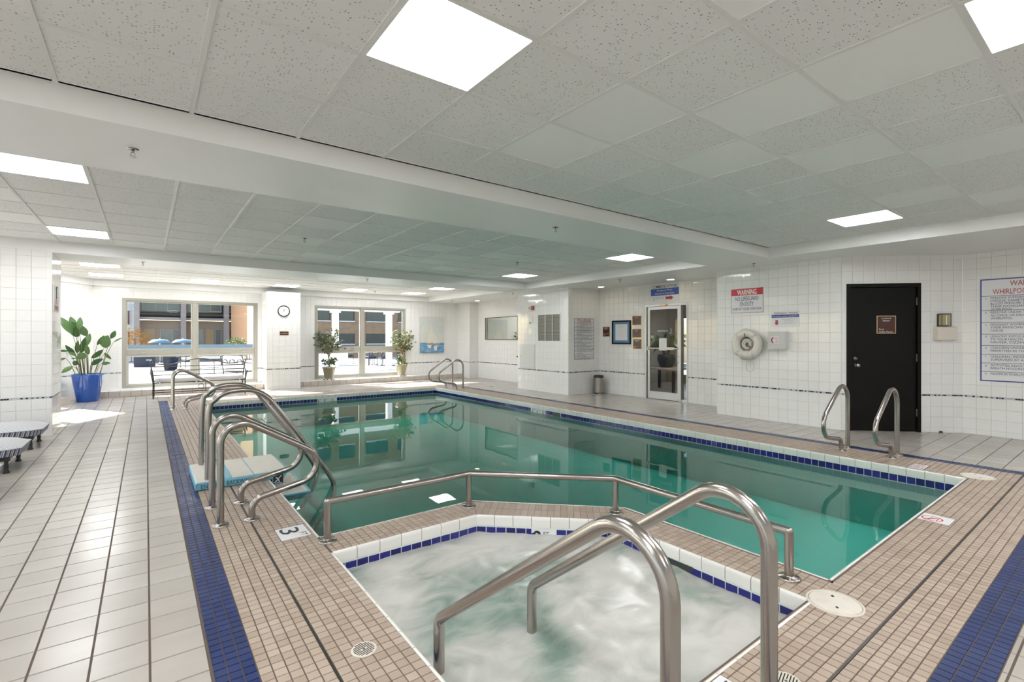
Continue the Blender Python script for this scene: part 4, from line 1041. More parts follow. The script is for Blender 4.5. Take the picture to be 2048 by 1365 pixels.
for x0, y0, x1, y1, wd in ((.655, -.07, .72, -.005, .007), (.668, -.02, .69, -.035, .012), (.69, -.035, .70, -.065, .010), (.69, -.035, .672, -.06, .009), (.66, -.075, .725, -.075, .005)):
    d = V((x1 - x0, y1 - y0)).normalized(); nx, ny = -d.y * wd / 2, d.x * wd / 2; lg.add([(x0 + nx, y0 + ny, .0022), (x0 - nx, y0 - ny, .0022), (x1 - nx, y1 - ny, .0022), (x1 + nx, y1 + ny, .0022)], [(0, 1, 2, 3)])
lg.build('logo_mark', 'white_ink', lo)
# low guard rail on the walkway
t_ = thing('guard_rail', 'low steel guard rail with four posts between pool and whirlpool', 'guard rail', (2.0, 3.0, 0))
GP = [(.995, 3.42), (2.134, 3.42), (2.991, 2.589), (2.982, 1.277)]; ZR = .272
for k, (x, y) in enumerate(GP):
    x, y = x - 2, y - 3
    B().tube([(x, y, -.002), (x, y, ZR)], TUBE, 16).sphere((x, y, ZR), TUBE, seg=16).build('post', 'chrome', t_); flange(t_, x, y, .062)
for k in range(3):
    p, q = GP[k], GP[k + 1]; B().tube([(p[0] - 2, p[1] - 3, ZR), (q[0] - 2, q[1] - 3, ZR)], TUBE, 16).build('top_rail', 'chrome', t_)
# whirlpool handrails
for x, l in ((1.075, 'large steel handrail dipping into the whirlpool, left of two'), (1.605, 'large steel handrail dipping into the whirlpool, right of two')):
    t_ = thing('whirlpool_handrail', l, 'handrail', (x, .748, 0), group='whirlpool handrails')
    sl = .742 if x < 1.3 else .76
    z1, y1 = .105, 1.232 if x < 1.3 else 1.206
    P = [(0, y1, -.42), (0, y1, z1), (0, 0, z1 + sl * y1), (0, 0, -.01)]
    B().tube(fillet(P, [.075, .155], 12), TUBE + .0012, 18).build('rail', 'chrome', t_); flange(t_, 0, 0, .062)

# ------------------------------------------------------------------ lids and drains in the floor
MT['lid'] = tile_mat('lid_cream', (.66, .62, .55), (.68, .64, .57), .45, mott=.25, mscale=9)
for x, y, l in ((2.895, 1.012, 'round cream skimmer lid in the deck beside the guard rail'), (6.67, 1.065, 'round cream skimmer lid at the right near corner of the pool')):
    t_ = thing('skimmer_lid', l, 'lid', (x, y, 0), rz=.5, group='skimmer lids')
    B().lathe([(.132, -.002), (.132, .004), (.122, .005), (.121, .0035)], 40, close=False).build('ring', 'dark_steel' if False else 'lid', t_); B().lathe([(.0005, .0062), (.112, .0062), (.118, .005), (.119, .003)], 40, close=False).build('cover', 'lid', t_)
    for s_ in (-1, 1): B().add([(s_ * .06 - .013, 0, .0072), (s_ * .06, -.009, .0072), (s_ * .06 + .013, 0, .0072), (s_ * .06, .009, .0072)], [(0, 1, 2, 3)]).build('lift_hole', 'black', t_)
for x, y, r, l in ((.779, 2.133, .056, 'round slotted cream floor drain in the left deck'), (2.075, .90, .06, 'round slotted cream floor drain at the bottom edge by the whirlpool')):
    t_ = thing('floor_drain', l, 'drain', (x, y, 0), rz=.25, group='slotted drains')
    B().lathe([(.0005, .003), (r * .97, .003), (r, .0015), (r, -.001)], 32, close=False).build('grate', 'lid', t_)
    b = B()
    for k in range(-4, 5):
        yy = k * r * .19; hw = math.sqrt(max(0, (r * .82) ** 2 - yy * yy))
        if abs(k) < 1: 
            b.box(-hw, yy - .0022, .003, -.014, yy + .0022, .0036); b.box(.014, yy - .0022, .003, hw, yy + .0022, .0036)
        elif hw > .012: b.box(-hw, yy - .0022, .003, hw, yy + .0022, .0036)
    o_ = b.build('slots', 'black', t_); o_['kind'] = 'stuff'
    B().disc(0, 0, .003, .0042, .006, 10).build('screw', 'dark_steel', t_)
for x, y, l in ((7.155, 6.656, 'small dark round drain in the floor before the glass door'), (7.88, 11.41, 'small dark round drain in the floor by the white block')):
    t_ = thing('deck_drain', l, 'drain', (x, y, 0), group='dark deck drains'); B().lathe([(.0005, .004), (.062, .004), (.07, .002), (.07, -.001)], 24, close=False).build('cover', 'dark_steel', t_)
    B().torus((0, 0, .004), .045, .003, seg=20, sub=6).build('ring', 'black', t_)

# ------------------------------------------------------------------ wall equipment
t_ = thing('lifebuoy', 'white lifebuoy with wound rope hanging on the tiled wall', 'lifebuoy', mtx=MW @ M.Translation((.595, 1.283, .078)))
MT['buoy'] = tile_mat('buoy_white', (.70, .67, .60), (.72, .69, .62), .6, mott=.3, mscale=14, mcol=(.58, .54, .46))
B().torus((0, 0, 0), .192, .070, seg=40, sub=16).build('ring', 'buoy', t_)
MT['rope'] = plain('rope', (.68, .66, .60), .8)
for a in (45, 135, 225, 315):
    a = math.radians(a); c = V((.192 * math.cos(a), .192 * math.sin(a), 0)); m2 = M.Rotation(a, 4, 'Z') @ M.Rotation(PI / 2, 4, 'X')
    b = B()
    for k in (-1, 0, 1): b.torus(c + V((-math.sin(a), math.cos(a), 0)) * .012 * k, .073, .006, m2, 18, 6)
    b.build('band', 'rope', t_)
b = B()
for k in range(9):
    a = -PI / 2 + (k - 4) * .075; c = V((.192 * math.cos(a), .192 * math.sin(a), 0)); b.torus(c, .078, .0075, M.Rotation(a, 4, 'Z') @ M.Rotation(PI / 2, 4, 'X'), 16, 6)
b.build('rope_winding', 'rope', t_)
b = B(); b.tube(catmull([(.03, -.27, .0), (.09, -.33, -.05), (.075, -.44, -.06), (.0, -.47, -.065), (-.045, -.40, -.06), (-.01, -.28, -.02)]), .004, 6); b.tube(catmull([(-.15, .19, .06), (.02, .27, .07), (.20, .16, .07), (.26, -.02, .06), (.16, -.21, .06)]), .005, 6); b.build('rope_loop', 'rope', t_)
b = B(); b.tube([(-.01, .11, -.06), (-.01, .11, .05), (-.005, .19, .075)], .008, 8); b.build('hook', 'chrome', t_)
b = B(); b.torus((.0, .0, -.02), .085, .020, M.Rotation(.3, 4, 'X'), 24, 8); b.torus((.01, -.01, .0), .06, .018, M.Rotation(-.3, 4, 'Y'), 24, 8); b.build('rope_coil', 'rope', t_)
B().box(.05, -.065, .01, .075, -.02, .035, .006).build('clip', 'ink_red', t_)
t_ = thing('phone_box', 'grey steel emergency phone box with red label on the wall', 'phone box', mtx=MW @ M.Translation((1.115, 1.352, .003)))
MT['box_grey'] = plain('box_grey', (.60, .60, .59), .45)
B().box(-.134, -.143, 0, .134, .143, .135, .004).build('body', 'box_grey', t_)
B().box(-.136, -.145, .135, .136, .145, .142, .003).build('lid', 'box_grey', t_)
o_ = B().box(-.085, -.055, .142, .045, .072, .144).build('label', 'sign_white', t_)
b = B(); b.tube(catmull([(-.045, .05, .146), (-.068, .02, .146), (-.068, -.02, .146), (-.045, -.045, .146)]), .009, 8); b.build('handset_mark', 'red', o_); merge_text(o_, [('IN CASE OF', .008, .045, .014, .06, 'C'), ('EMERGENCY', .008, .02, .014, .06, 'C'), ('USE', .008, -.008, .014, .03, 'C'), ('PHONE', .008, -.033, .014, .05, 'C')], 'red').location.z = .143
B().lathe([(.02, 0), (.02, -.012), (.008, -.02), (.001, -.024)], 12, (-.045, -.143, 0)).build('latch', 'black_plastic', t_, M.Translation((.02, -.143, .07)) @ M.Rotation(PI / 2, 4, 'X') @ M.Translation((.02, .143, 0)))
# block by the pool: return grille, access panel, alarm and switch
t_ = thing('air_grille', 'grey louvred air grille in three panels on the white block', 'grille', mtx=MBK @ M.Translation((1.295, 1.647, .003)))
ring_ = B(); w, h = .445, .363
ring_.box(-w, -h, 0, -w + .03, h, .012).box(w - .03, -h, 0, w, h, .012).box(-w + .03, -h, 0, w - .03, -h + .03, .012).box(-w + .03, h - .03, 0, w - .03, h, .012).build('frame', 'matte_white', t_)
MT['louvre'] = plain('louvre_grey', (.30, .29, .265), .6)
for k in range(2): B().box(-w + .03 + (2 * w - .06) * (k + 1) / 3 - .009, -h + .03, .001, -w + .03 + (2 * w - .06) * (k + 1) / 3 + .009, h - .03, .013).build('divider', 'matte_white', t_)
b = B(); b.add([(-w + .03, -h + .03, .0005), (w - .03, -h + .03, .0005), (w - .03, h - .03, .0005), (-w + .03, h - .03, .0005)], [(0, 1, 2, 3)]); b.build('back', 'black', t_)
for k in range(22):
    z = -h + .035 + k * (2 * h - .07) / 21; b = B(); b.add([(-w + .03, z - .008, .001), (w - .03, z - .008, .001), (w - .03, z + .017, .008), (-w + .03, z + .017, .008)], [(0, 1, 2, 3)]); b.build('slat', 'louvre', t_)
t_ = thing('access_panel', 'pale access panel on the white block beside the grille', 'panel', mtx=MBK @ M.Translation((.42, .895, .003)))
MT['panel_grey'] = plain('panel_grey', (.66, .66, .64), .5)
B().box(-.325, -.325, 0, .325, .325, .008, .002).build('frame', 'panel_grey', t_); B().box(-.30, -.30, .006, .30, .30, .012, .002).build('door', 'panel_grey', t_); B().disc(-.27, 0, .012, .016, .012, 12).build('latch', 'chrome', t_)
t_ = thing('fire_alarm', 'small red and white fire alarm strobe high on the white block', 'fire alarm', mtx=MBK @ M.Translation((.61, 2.178, .003)))
B().box(-.11, -.055, 0, .0, .055, .03, .004).build('strobe', 'sign_white', t_); B().box(.0, -.055, 0, .10, .055, .035, .004).build('horn', 'brick_red', t_); B().box(-.085, -.03, .03, -.03, .03, .036, .003).build('lens', 'ink_grey', t_)
t_ = thing('wall_plate', 'small white wall plate with dark hole below the fire alarm', 'wall plate', mtx=MBK @ M.Translation((.55, 1.867, .003)))
B().box(-.084, -.116, 0, .084, .116, .010, .003).build('plate', 'white_plastic', t_); B().lathe([(.0005, .011), (.022, .011), (.024, .009)], 14, close=False).build('hole', 'black', t_, M.Translation((0, -.075, .0)))
t_ = thing('wall_switch', 'tiny dark switch on the recessed wall beside the white block', 'switch', mtx=MR @ M.Translation((2.25, .805, .003)))
B().box(-.03, -.04, 0, .03, .04, .008, .002).build('plate', 'sign_white', t_); B().box(-.018, -.02, .008, .018, .025, .03, .004).build('button', 'black_plastic', t_)
t_ = thing('wall_mirror', 'thin black framed mirror on the recessed right wall', 'mirror', mtx=MR @ M.Translation((1.376, 1.697, .003)))
w, h = .91, .369
B().box(-w, -h, 0, -w + .014, h, .02).box(w - .014, -h, 0, w, h, .02).box(-w + .014, -h, 0, w - .014, -h + .014, .02).box(-w + .014, h - .014, 0, w - .014, h, .02).build('frame', 'black', t_)
B().box(-w + .012, -h + .012, 0, w - .012, h - .012, .010).build('glass', 'mirror', t_)
# sailboat painting
t_ = thing('painting', 'pale painting of sailboats on blue water on the far wall', 'painting', mtx=MF @ M.Translation((7.856 + 1.0, 1.474, .022)))
w, h = .455, .598
m, t, b = new_mat('painted_sky'); tc = t.nodes.new('ShaderNodeTexCoord')
n_ = noise(t, mapping(t, tc.outputs['Object'], (2.2, 1.2, 1)), 3, 5, .6, 1.2)
rp = ramp(t, n_, [(.3, (.50, .60, .61)), (.5, (.62, .64, .60)), (.7, (.66, .64, .56))]); sx = t.nodes.new('ShaderNodeSeparateXYZ'); t.links.new(tc.outputs['Object'], sx.inputs[0])
n2 = noise(t, mapping(t, tc.outputs['Object'], (1.2, 7, 1)), 3, 5, .6, .8); sea = ramp(t, n2, [(.3, (.03, .14, .32)), (.48, (.10, .28, .48)), (.62, (.34, .48, .58)), (.75, (.06, .19, .37))])
st = ramp(t, sx.outputs[1], [(0, (1, 1, 1)), (1, (0, 0, 0))]); mr = node(t, 'ShaderNodeMapRange'); t.links.new(sx.outputs[1], mr.inputs[0]); mr.inputs[1].default_value = -.262; mr.inputs[2].default_value = -.245; mr.inputs[3].default_value = 1; mr.inputs[4].default_value = 0
t.links.new(mix(t, mr.outputs[0], rp.outputs[0], sea.outputs[0]), b.inputs['Base Color']); setp(b, rough=.5); MT['painting'] = m
B().box(-w, -h, 0, w, h, .035).build('canvas', 'painting', t_)
MT['sail'] = plain('painted_sail', (.70, .68, .59), .6); MT['hull'] = plain('painted_hull', (.52, .28, .14), .6); MT['foam_paint'] = plain('painted_reflection', (.74, .70, .66), .6)
for P, mm, zz in (([(-.21, -.26), (-.02, -.27), (-.02, .32), (-.12, .10)], 'sail', .0355), ([(.0, -.28), (.26, -.26), (.14, -.02), (.02, .16)], 'sail', .0356), ([(-.04, -.2), (.06, -.27), (-.07, .46)], 'sail', .0357), ([(-.22, -.27), (-.04, -.31), (.04, -.28), (.0, -.24), (-.1, -.26)], 'hull', .0358), ([(.0, -.31), (.2, -.33), (.22, -.30), (.06, -.28)], 'hull', .0359), ([(.04, -.36), (.2, -.35), (.16, -.54), (.08, -.52)], 'foam_paint', .0356), ([(-.2, -.33), (-.03, -.34), (-.07, -.45), (-.16, -.42)], 'foam_paint', .0357), ([(-.28, -.25), (-.2, -.24), (-.21, -.27), (-.29, -.275)], 'hull', .0359)):
    B().add([(x, y, zz) for x, y in P], [tuple(range(len(P)))]).build('brush_shape', mm, t_)
# trash can
t_ = thing('trash_can', 'brushed steel step trash can in the corner under the rules sign', 'trash can', (9.03, 8.36, 0))
B().lathe([(.118, .02), (.118, .40)], 30).build('body', 'chrome', t_); B().lathe([(.121, 0), (.121, .03)], 30).build('base', 'black_plastic', t_); B().lathe([(.122, .40), (.122, .435), (.108, .46), (.0005, .47)], 30).build('lid', 'black_plastic', t_); B().box(-.045, -.16, .006, .045, -.10, .022, .004).build('pedal', 'chrome', t_)
for c in t_.children:
    if c.name.startswith('pedal'): c.rotation_euler = (0, 0, -.6)

# ------------------------------------------------------------------ bench by the window
t_ = thing('iron_bench', 'black wrought iron bench with pale cushions below the first window', 'bench', (1.06, 13.93, 0), rz=-.035)
HW = .92
def bent(pts): return catmull(pts, 5)
for s_ in (-1, 1):
    B().tube([(s_ * HW, -.27, 0), (s_ * HW, -.27, .36)], .013, 8).build('leg', 'black_iron', t_); B().tube(bent([(s_ * HW, .27, 0), (s_ * HW, .25, .36), (s_ * (HW + .04), .34, .62), (s_ * (HW + .08), .42, .80), (s_ * (HW + .06), .43, .84), (s_ * (HW + .03), .42, .82)]), .013, 8).build('leg', 'black_iron', t_)
    b = B(); b.tube([(s_ * HW, -.27, .36), (s_ * HW, .26, .36)], .011, 8); b.build('seat_rail', 'black_iron', t_)
    b = B(); b.tube(bent([(s_ * HW, -.27, .34), (s_ * (HW + .03), -.31, .52), (s_ * (HW + .05), -.22, .60), (s_ * (HW + .06), .1, .60), (s_ * (HW + .06), .37, .66)]), .011, 8); b.tube([(s_ * HW, -.2, .37), (s_ * (HW + .05), .25, .60)], .008, 6); b.tube([(s_ * HW, .2, .37), (s_ * (HW + .05), -.18, .60)], .008, 6); b.build('arm', 'black_iron', t_)
for y, z in ((-.27, .36), (-.27, .14), (.26, .36), (.27, .14)): B().tube([(-HW, y, z), (HW, y, z)], .010, 8).build('stretcher', 'black_iron', t_)
for f, z in ((.30, .50), (.34, .60), (.385, .70)): B().tube([(-HW - .03, f, z), (HW + .03, f, z)], .0105, 8).build('back_rail', 'black_iron', t_)
B().tube(bent([(-HW - .06, .42, .775), (-.62, .42, .745), (-.40, .42, .80), (-.15, .42, .86), (.0, .42, .875), (.15, .42, .86), (.40, .42, .80), (.62, .42, .745), (HW + .06, .42, .775)]), .011, 8).build('top_rail', 'black_iron', t_)
for x in (-.02, .3): B().tube([(x, .26, .37), (x, .42, .86 if x < .1 else .83)], .008, 8).build('spindle', 'black_iron', t_)
b = B(); b.torus((.0, -.27, .25), .055, .006, M.Rotation(PI / 2, 4, 'X'), 18, 6); b.tube([(.09, -.27, .14), (.09, -.27, .36)], .008, 6); b.build('scroll', 'black_iron', t_)
for s_ in (-1, 1):
    c = B().box(min(0, s_ * .90) + .006, -.29, .373, max(0, s_ * .90) - .006, .26, .475, .035).build('cushion', 'cushion', t_)
    for x in (.10, .80): B().box(s_ * x - .012, -.30, .33, s_ * x + .012, -.285, .46).build('tie', 'tie', c)

# ------------------------------------------------------------------ striped loungers cut by the left edge
m, t, b = new_mat('striped_fabric'); tc = t.nodes.new('ShaderNodeTexCoord'); sx = t.nodes.new('ShaderNodeSeparateXYZ'); t.links.new(tc.outputs['Object'], sx.inputs[0])
ad = node(t, 'ShaderNodeMath', operation='ADD'); t.links.new(sx.outputs[0], ad.inputs[0]); t.links.new(sx.outputs[1], ad.inputs[1])
ml = node(t, 'ShaderNodeMath', operation='MULTIPLY'); t.links.new(ad.outputs[0], ml.inputs[0]); ml.inputs[1].default_value = 21
fr = node(t, 'ShaderNodeMath', operation='FRACT'); t.links.new(ml.outputs[0], fr.inputs[0])
rp = ramp(t, fr.outputs[0], [(0, (.07, .085, .14)), (.40, (.07, .085, .14)), (.44, (.55, .56, .58)), (.56, (.55, .56, .58)), (.60, (.13, .15, .22)), (.76, (.13, .15, .22)), (.80, (.62, .63, .64)), (.97, (.62, .63, .64))])
t.links.new(rp.outputs[0], b.inputs['Base Color']); setp(b, rough=.85); MT['stripe'] = m
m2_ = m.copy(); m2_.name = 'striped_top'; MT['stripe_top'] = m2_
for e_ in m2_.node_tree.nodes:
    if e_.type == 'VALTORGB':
        for k_ in e_.color_ramp.elements: k_.color = tuple(.40 + .35 * c_ for c_ in list(k_.color)[:3]) + (1,)  # top stripes paled: their glancing-angle look is put into the colour
MT['piping'] = plain('piping', (.22, .24, .30), .8)
for y0, l in ((8.75, 'striped cushioned lounger at the left edge, farthest of three, beside the column'), (7.43, 'striped cushioned lounger at the left edge, middle of three'), (6.08, 'striped cushioned lounger at the left edge, nearest of three')):
    t_ = thing('chaise_lounger', l, 'lounger', (-1.06, y0, 0), group='striped loungers')
    for yy in (-.30, .30):
        for xx in (-.14, -1.75):
            B().lathe([(.028, 0), (.028, .012), (.017, .03), (.021, .06), (.016, .10), (.020, .135), (.022, .165)], 12).build('leg', 'black_iron', t_, M.Translation((xx + .05, yy, 0)))
        B().box(-1.8, yy - .018, .125, -.06, yy + .018, .168).build('side_rail', 'black_iron', t_)
    for xx in (-.09, -1.75): B().box(xx - .018, -.3, .125, xx + .018, .3, .168).build('cross_rail', 'black_iron', t_)
    # rounded plump cushion
    def loaf(z0, z1, puff, e):
        b = B(); nx, ny = 20, 12; L, W_ = 1.9, .70
        def P(i, j):
            u, v = i / nx, j / ny; x = -L * (1 - u) + .02; y = (v - .5) * W_
            k = (1 - abs(2 * v - 1) ** 4) * (1 - abs(2 * u - 1) ** 10)
            cx = min(1, (1 - u) * L / .16); ry = 1 - .22 * (1 - cx) ** 2
            return x, y * ry, k
        top = [[(P(i, j)[0], P(i, j)[1], z1 - puff + puff * P(i, j)[2]) for j in range(ny + 1)] for i in range(nx + 1)]
        vs = [p for r_ in top for p in r_]; fs = [(i * (ny + 1) + j, (i + 1) * (ny + 1) + j, (i + 1) * (ny + 1) + j + 1, i * (ny + 1) + j + 1) for i in range(nx) for j in range(ny)]
        b.add(vs, fs, True)
        rim = [top[i][0] for i in range(nx + 1)] + [top[nx][j] for j in range(1, ny + 1)] + [top[i][ny] for i in range(nx - 1, -1, -1)] + [top[0][j] for j in range(ny - 1, 0, -1)]
        return b, rim
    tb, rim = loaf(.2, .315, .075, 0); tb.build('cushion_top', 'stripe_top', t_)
    b = B(); n = len(rim); vs = [(x, y, z) for x, y, z in rim] + [(x * .985 - .02, y * .94, .166) for x, y, z in rim]; b.add(vs, [((i + 1) % n, i, i + n, (i + 1) % n + n) for i in range(n)], True); b.add(vs[n:], [tuple(range(n))]); b.build('boxing', 'stripe', t_)
    b = B(); b.tube(rim + rim[:1], .004, 6, cap=False); b.build('piping', 'piping', t_)
    B().tube(catmull([(-.62, -.335, .18), (-.62, -.35, .13), (-.66, -.33, .08), (-.58, -.33, .08), (-.62, -.35, .13)]), .008, 6).build('tie', 'tie', t_)

# ------------------------------------------------------------------ big plant in the blue pot
t_ = thing('potted_plant', 'broad leaved plant in a tall glossy blue pot', 'plant', (-1.02, 14.1, 0))
B().lathe([(.185, .004), (.19, .0), (.193, .02), (.272, .56), (.276, .60), (.262, .605), (.25, .58), (.245, .55)], 40, close=False).build('pot', 'pot_blue', t_)
B().torus((0, 0, 0), .045, .006, seg=24, sub=6).build('pot_medallion', 'pot_blue', t_, M.Translation((-.155, -.198, .49)) @ M.Rotation(-.66, 4, 'Z') @ M.Rotation(PI / 2 - .13, 4, 'X'))
B().lathe([(.0005, .555), (.248, .55)], 30, close=False).build('soil', 'soil', t_)
LEAVES = [((-1.26, 14.01, 1.49), (-1.48, 14.02, 1.86), .166), ((-1.23, 14.05, 1.6), (-1.3, 14.08, 1.86), .125), ((-1.19, 14.15, 1.41), (-1.27, 14.04, 1.74), .191), ((-1.15, 13.92, 1.58), (-1.13, 14.01, 1.85), .108), ((-1.04, 14.01, 1.43), (-1.12, 13.95, 1.67), .141), ((-1.21, 14.28, 1.06), (-1.2, 14.27, 1.33), .083), ((-1.14, 14.22, 1.06), (-1.07, 14.22, 1.4), .125), ((-1.02, 14.15, 1.02), (-1.04, 14.07, 1.25), .1), ((-1.05, 14.15, 1.04), (-1.2, 14.0, .94), .15), ((-.86, 14.11, 1.24), (-.74, 14.17, 1.45), .083), ((-.75, 14.16, 1.17), (-.68, 14.06, 1.45), .216), ((-.63, 14.19, 1.38), (-.55, 14.21, 1.56), .1), ((-.58, 14.03, 1.3), (-.42, 13.92, 1.4), .042), ((-.96, 14.23, .94), (-.76, 14.23, 1.13), .108), ((-.74, 14.18, 1.05), (-.63, 14.27, .9), .075), ((-1.23, 14.18, 1.01), (-1.41, 14.28, 1.24), .091), ((-1.34, 14.06, 1.11), (-1.49, 14.13, 1.12), .05), ((-1.21, 14.08, 1.0), (-1.33, 14.18, 1.1), .075), ((-1.4, 14.24, .96), (-1.48, 14.14, .9), .055), ((-1.26, 13.97, .78), (-1.43, 13.9, .65), .101), ((-1.2, 14.2, .89), (-1.25, 14.15, .79), .11), ((-.97, 14.15, .8), (-.76, 14.1, .93), .119), ((-.79, 14.1, .82), (-.63, 14.08, .83), .073), ((-1.21, 14.05, .95), (-1.29, 14.07, .95), .03), ((-1.08, 14.3, 1.2), (-1.0, 14.4, 1.5), .12), ((-1.25, 14.3, 1.0), (-1.38, 14.42, 1.2), .1)]
def blade(p, q, wd, n=8, fold=.18, droop=.05, face=(0, -1, .25)):
    """one leaf: a pointed, gently folded blade from p to q"""
    p, q = V(p), V(q); ax = (q - p); L = ax.length; ax.normalize(); f = V(face); f = (f - ax * f.dot(ax)).normalized(); sd = ax.cross(f); b = B(); vs = []
    for i in range(n + 1):
        u = i / n; w_ = wd / 2 * math.sin(PI * min(1, u * .96 + .04)) ** .75 * (1.12 - .3 * u); bend = f * (-droop * L * (2 * u - 1) ** 2)
        c = p + ax * L * u + bend
        for k in (-1, -.5, 0, .5, 1): vs.append(c + sd * w_ * k + f * (fold * w_ * abs(k)))
    return b.add(vs, [(i * 5 + k, (i + 1) * 5 + k, (i + 1) * 5 + k + 1, i * 5 + k + 1) for i in range(n) for k in range(4)], True)
O_ = V((-1.02, 14.1, 0))
for p, q, wd in LEAVES:
    p, q = V(p) - O_, V(q) - O_
    root = V((p.x * .45 + R.uniform(-.03, .03), p.y * .3 + R.uniform(-.06, .06), .55)); mid = root.lerp(p, .55) + V((0, 0, .06)); fc = (R.uniform(-.5, .5), -1, R.uniform(-.2, .7))
    s_ = B().tube(catmull([root, mid, p]), .008, 6, taper=.5).build('stalk', 'stem', t_)
    blade(p, q, wd * 1.05, face=fc).build('leaf', 'leaf', t_)
# two little trees in olive pots on the ledge
def sapling(label, x, y, H, spread, nleaf, seed, pale):
    rr = random.Random(seed); t_ = thing('potted_tree', label, 'potted tree', (x, y, .138), group='little potted trees')
    B().lathe([(.12, .0), (.15, .012), (.155, .035), (.14, .035)], 28).build('saucer', 'sign_white', t_)
    b = B()
    for k in range(9): a = 2 * PI * k / 9; b.sphere((.15 * math.cos(a), .15 * math.sin(a), .022), .02, 1, 1, .7, 8, 5)
    o_ = b.build('saucer_spots', 'black', t_); o_['kind'] = 'stuff'
    B().lathe([(.115, .035), (.12, .04), (.178, .34), (.192, .345), (.195, .39), (.178, .392), (.17, .36)], 32, close=False).build('pot', 'pot_olive', t_); B().lathe([(.0005, .36), (.172, .355)], 20, close=False).build('soil', 'soil', t_)
    trunk = catmull([(0, 0, .34), (.015, .0, .55), (-.02, .01, .75), (.0, .0, .95)]); B().tube(trunk, .020, 8, taper=.6).build('trunk', 'bark', t_)
    tw = B(); lv = B(); tips = []
    for k in range(44):
        a = rr.uniform(0, 2 * PI); st = V((0, 0, rr.uniform(.6, .95))); r_ = spread * rr.uniform(.4, 1); e = V((r_ * math.cos(a) + (.06 if pale else -.03), r_ * math.sin(a) * .7, rr.uniform(.85, H))); m_ = st.lerp(e, .5) + V((0, 0, .06)); pts = catmull([st, m_, e], 5); tw.tube(pts, .006, 5, taper=.4); tips.append(pts)
    for k in range(10):
        a = rr.uniform(0, 2 * PI); pts = [V((.02 * math.cos(a), .02 * math.sin(a), rr.uniform(.4, .6)))]; e = pts[0] + V((.14 * math.cos(a), .1 * math.sin(a), rr.uniform(-.04, .12))); tips.append(catmull([pts[0], pts[0].lerp(e, .5), e], 4))
    tw.build('twigs', 'bark', t_)['kind'] = 'stuff'
    for k in range(nleaf):
        p = rr.choice(tips); c = p[rr.randrange(len(p) // 2, len(p))] + V((rr.gauss(0, .025), rr.gauss(0, .025), rr.gauss(0, .02))); d = V((rr.gauss(0, 1), rr.gauss(0, 1), rr.gauss(-.2, .7))).normalized(); bl = blade(c, c + d * rr.uniform(.06, .10), rr.uniform(.034, .055), 3, .15, .1, (rr.gauss(0, .5), -1, rr.gauss(.4, .5))); lv.add(bl.v, bl.f, True)
    lv.build('foliage', 'leaf_small' if pale else 'leaf_mix', t_)['kind'] = 'stuff'
MT['leaf_mix'] = leaf_mat('mixed_leaf', (.03, .05, .035), (.20, .24, .11), .2)
sapling('little dark leaved tree in an olive pot on the ledge, nearer the pier', 4.34, 14.77, 1.52, .46, 620, 5, False)
sapling('little pale leaved tree in an olive pot on the ledge, nearer the painting', 6.64, 14.77, 1.50, .42, 480, 11, True)
# plant behind the glass door
t_ = thing('side_table', 'low dark table behind the glass door', 'table', (11.05, 7.82, 0))
B().box(-.45, -.55, .56, .45, .55, .61, .01).build('table_top', 'ledge_tile', t_)
for sx_ in (-.4, .4):
    for sy_ in (-.5, .5): B().box(sx_ - .03, sy_ - .03, -.004, sx_ + .03, sy_ + .03, .56).build('leg', 'black_iron', t_)
t_ = thing('lobby_plant', 'dark leafy plant in a dark pot on the table behind the glass door', 'plant', (11.05, 7.82, .61))
B().lathe([(.15, 0), (.17, .02), (.23, .22), (.215, .33), (.19, .335), (.185, .30)], 28, close=False).build('pot', 'black_plastic', t_); B().lathe([(.0005, .30), (.19, .30)], 20, close=False).build('soil', 'soil', t_)
for k in range(22):
    a = 2 * PI * k / 22 + R.uniform(-.1, .1); r0, r1 = R.uniform(.12, .3), R.uniform(.4, .62); z0, z1 = R.uniform(.55, .85), R.uniform(.35, 1.0)
    p = V((r0 * math.cos(a), r0 * math.sin(a), z0)); q = V((r1 * math.cos(a), r1 * math.sin(a), z1)); root = V((.05 * math.cos(a), .05 * math.sin(a), .30))
    B().tube(catmull([root, root.lerp(p, .5) + V((0, 0, .08)), p]), .008, 5).build('stalk', 'stem', t_); blade(p, q, .13, face=(-1, R.uniform(-.6, .6), .6)).build('leaf', 'leaf_dark', t_)
# ------------------------------------------------------------------ the terrace and buildings outside
MT['patio'] = tile_mat('terrace_paving', (.42, .41, .39), (.46, .45, .43), .8, mott=.2, mscale=.7)
pb = B(); pb.box(-26, 15.25, -.3, 24, 33.3, -.02); pb.box(-26, -12, -.3, -6.9, 15.25, -.02); pb.box(-6.9, 6.0, -.3, -1.1, 15.25, -.17)
patio = struct(pb.build('terrace', 'patio'))
gb = B(); gb.box(-80, 33.3, -4.2, 80, 120, -4.0); struct(gb.build('ground', 'patio'))
MT['rail_blue'] = plain('rail_blue', (.17, .225, .26), .6); MT['picket'] = plain('picket', (.10, .12, .16), .5)
MT['dark_blue'] = plain('planter_blue', (.012, .017, .038), .5); MT['concrete'] = plain('concrete', (.36, .33, .32), .8); MT['tan_wall'] = plain('tan_wall', (.30, .24, .18), .8)
MT['dark_glass'] = plain('dark_glass', (.030, .035, .04), .12, spec=.6); MT['green_glass'] = plain('green_glass', (.10, .13, .12), .15, spec=.6); MT['white_build'] = plain('white_render', (.78, .77, .74), .7); MT['warm_glass'] = plain('warm_glass', (.30, .20, .08), .2)
m, t, b = new_mat('brickwork'); tc = t.nodes.new('ShaderNodeTexCoord'); br = t.nodes.new('ShaderNodeTexBrick')
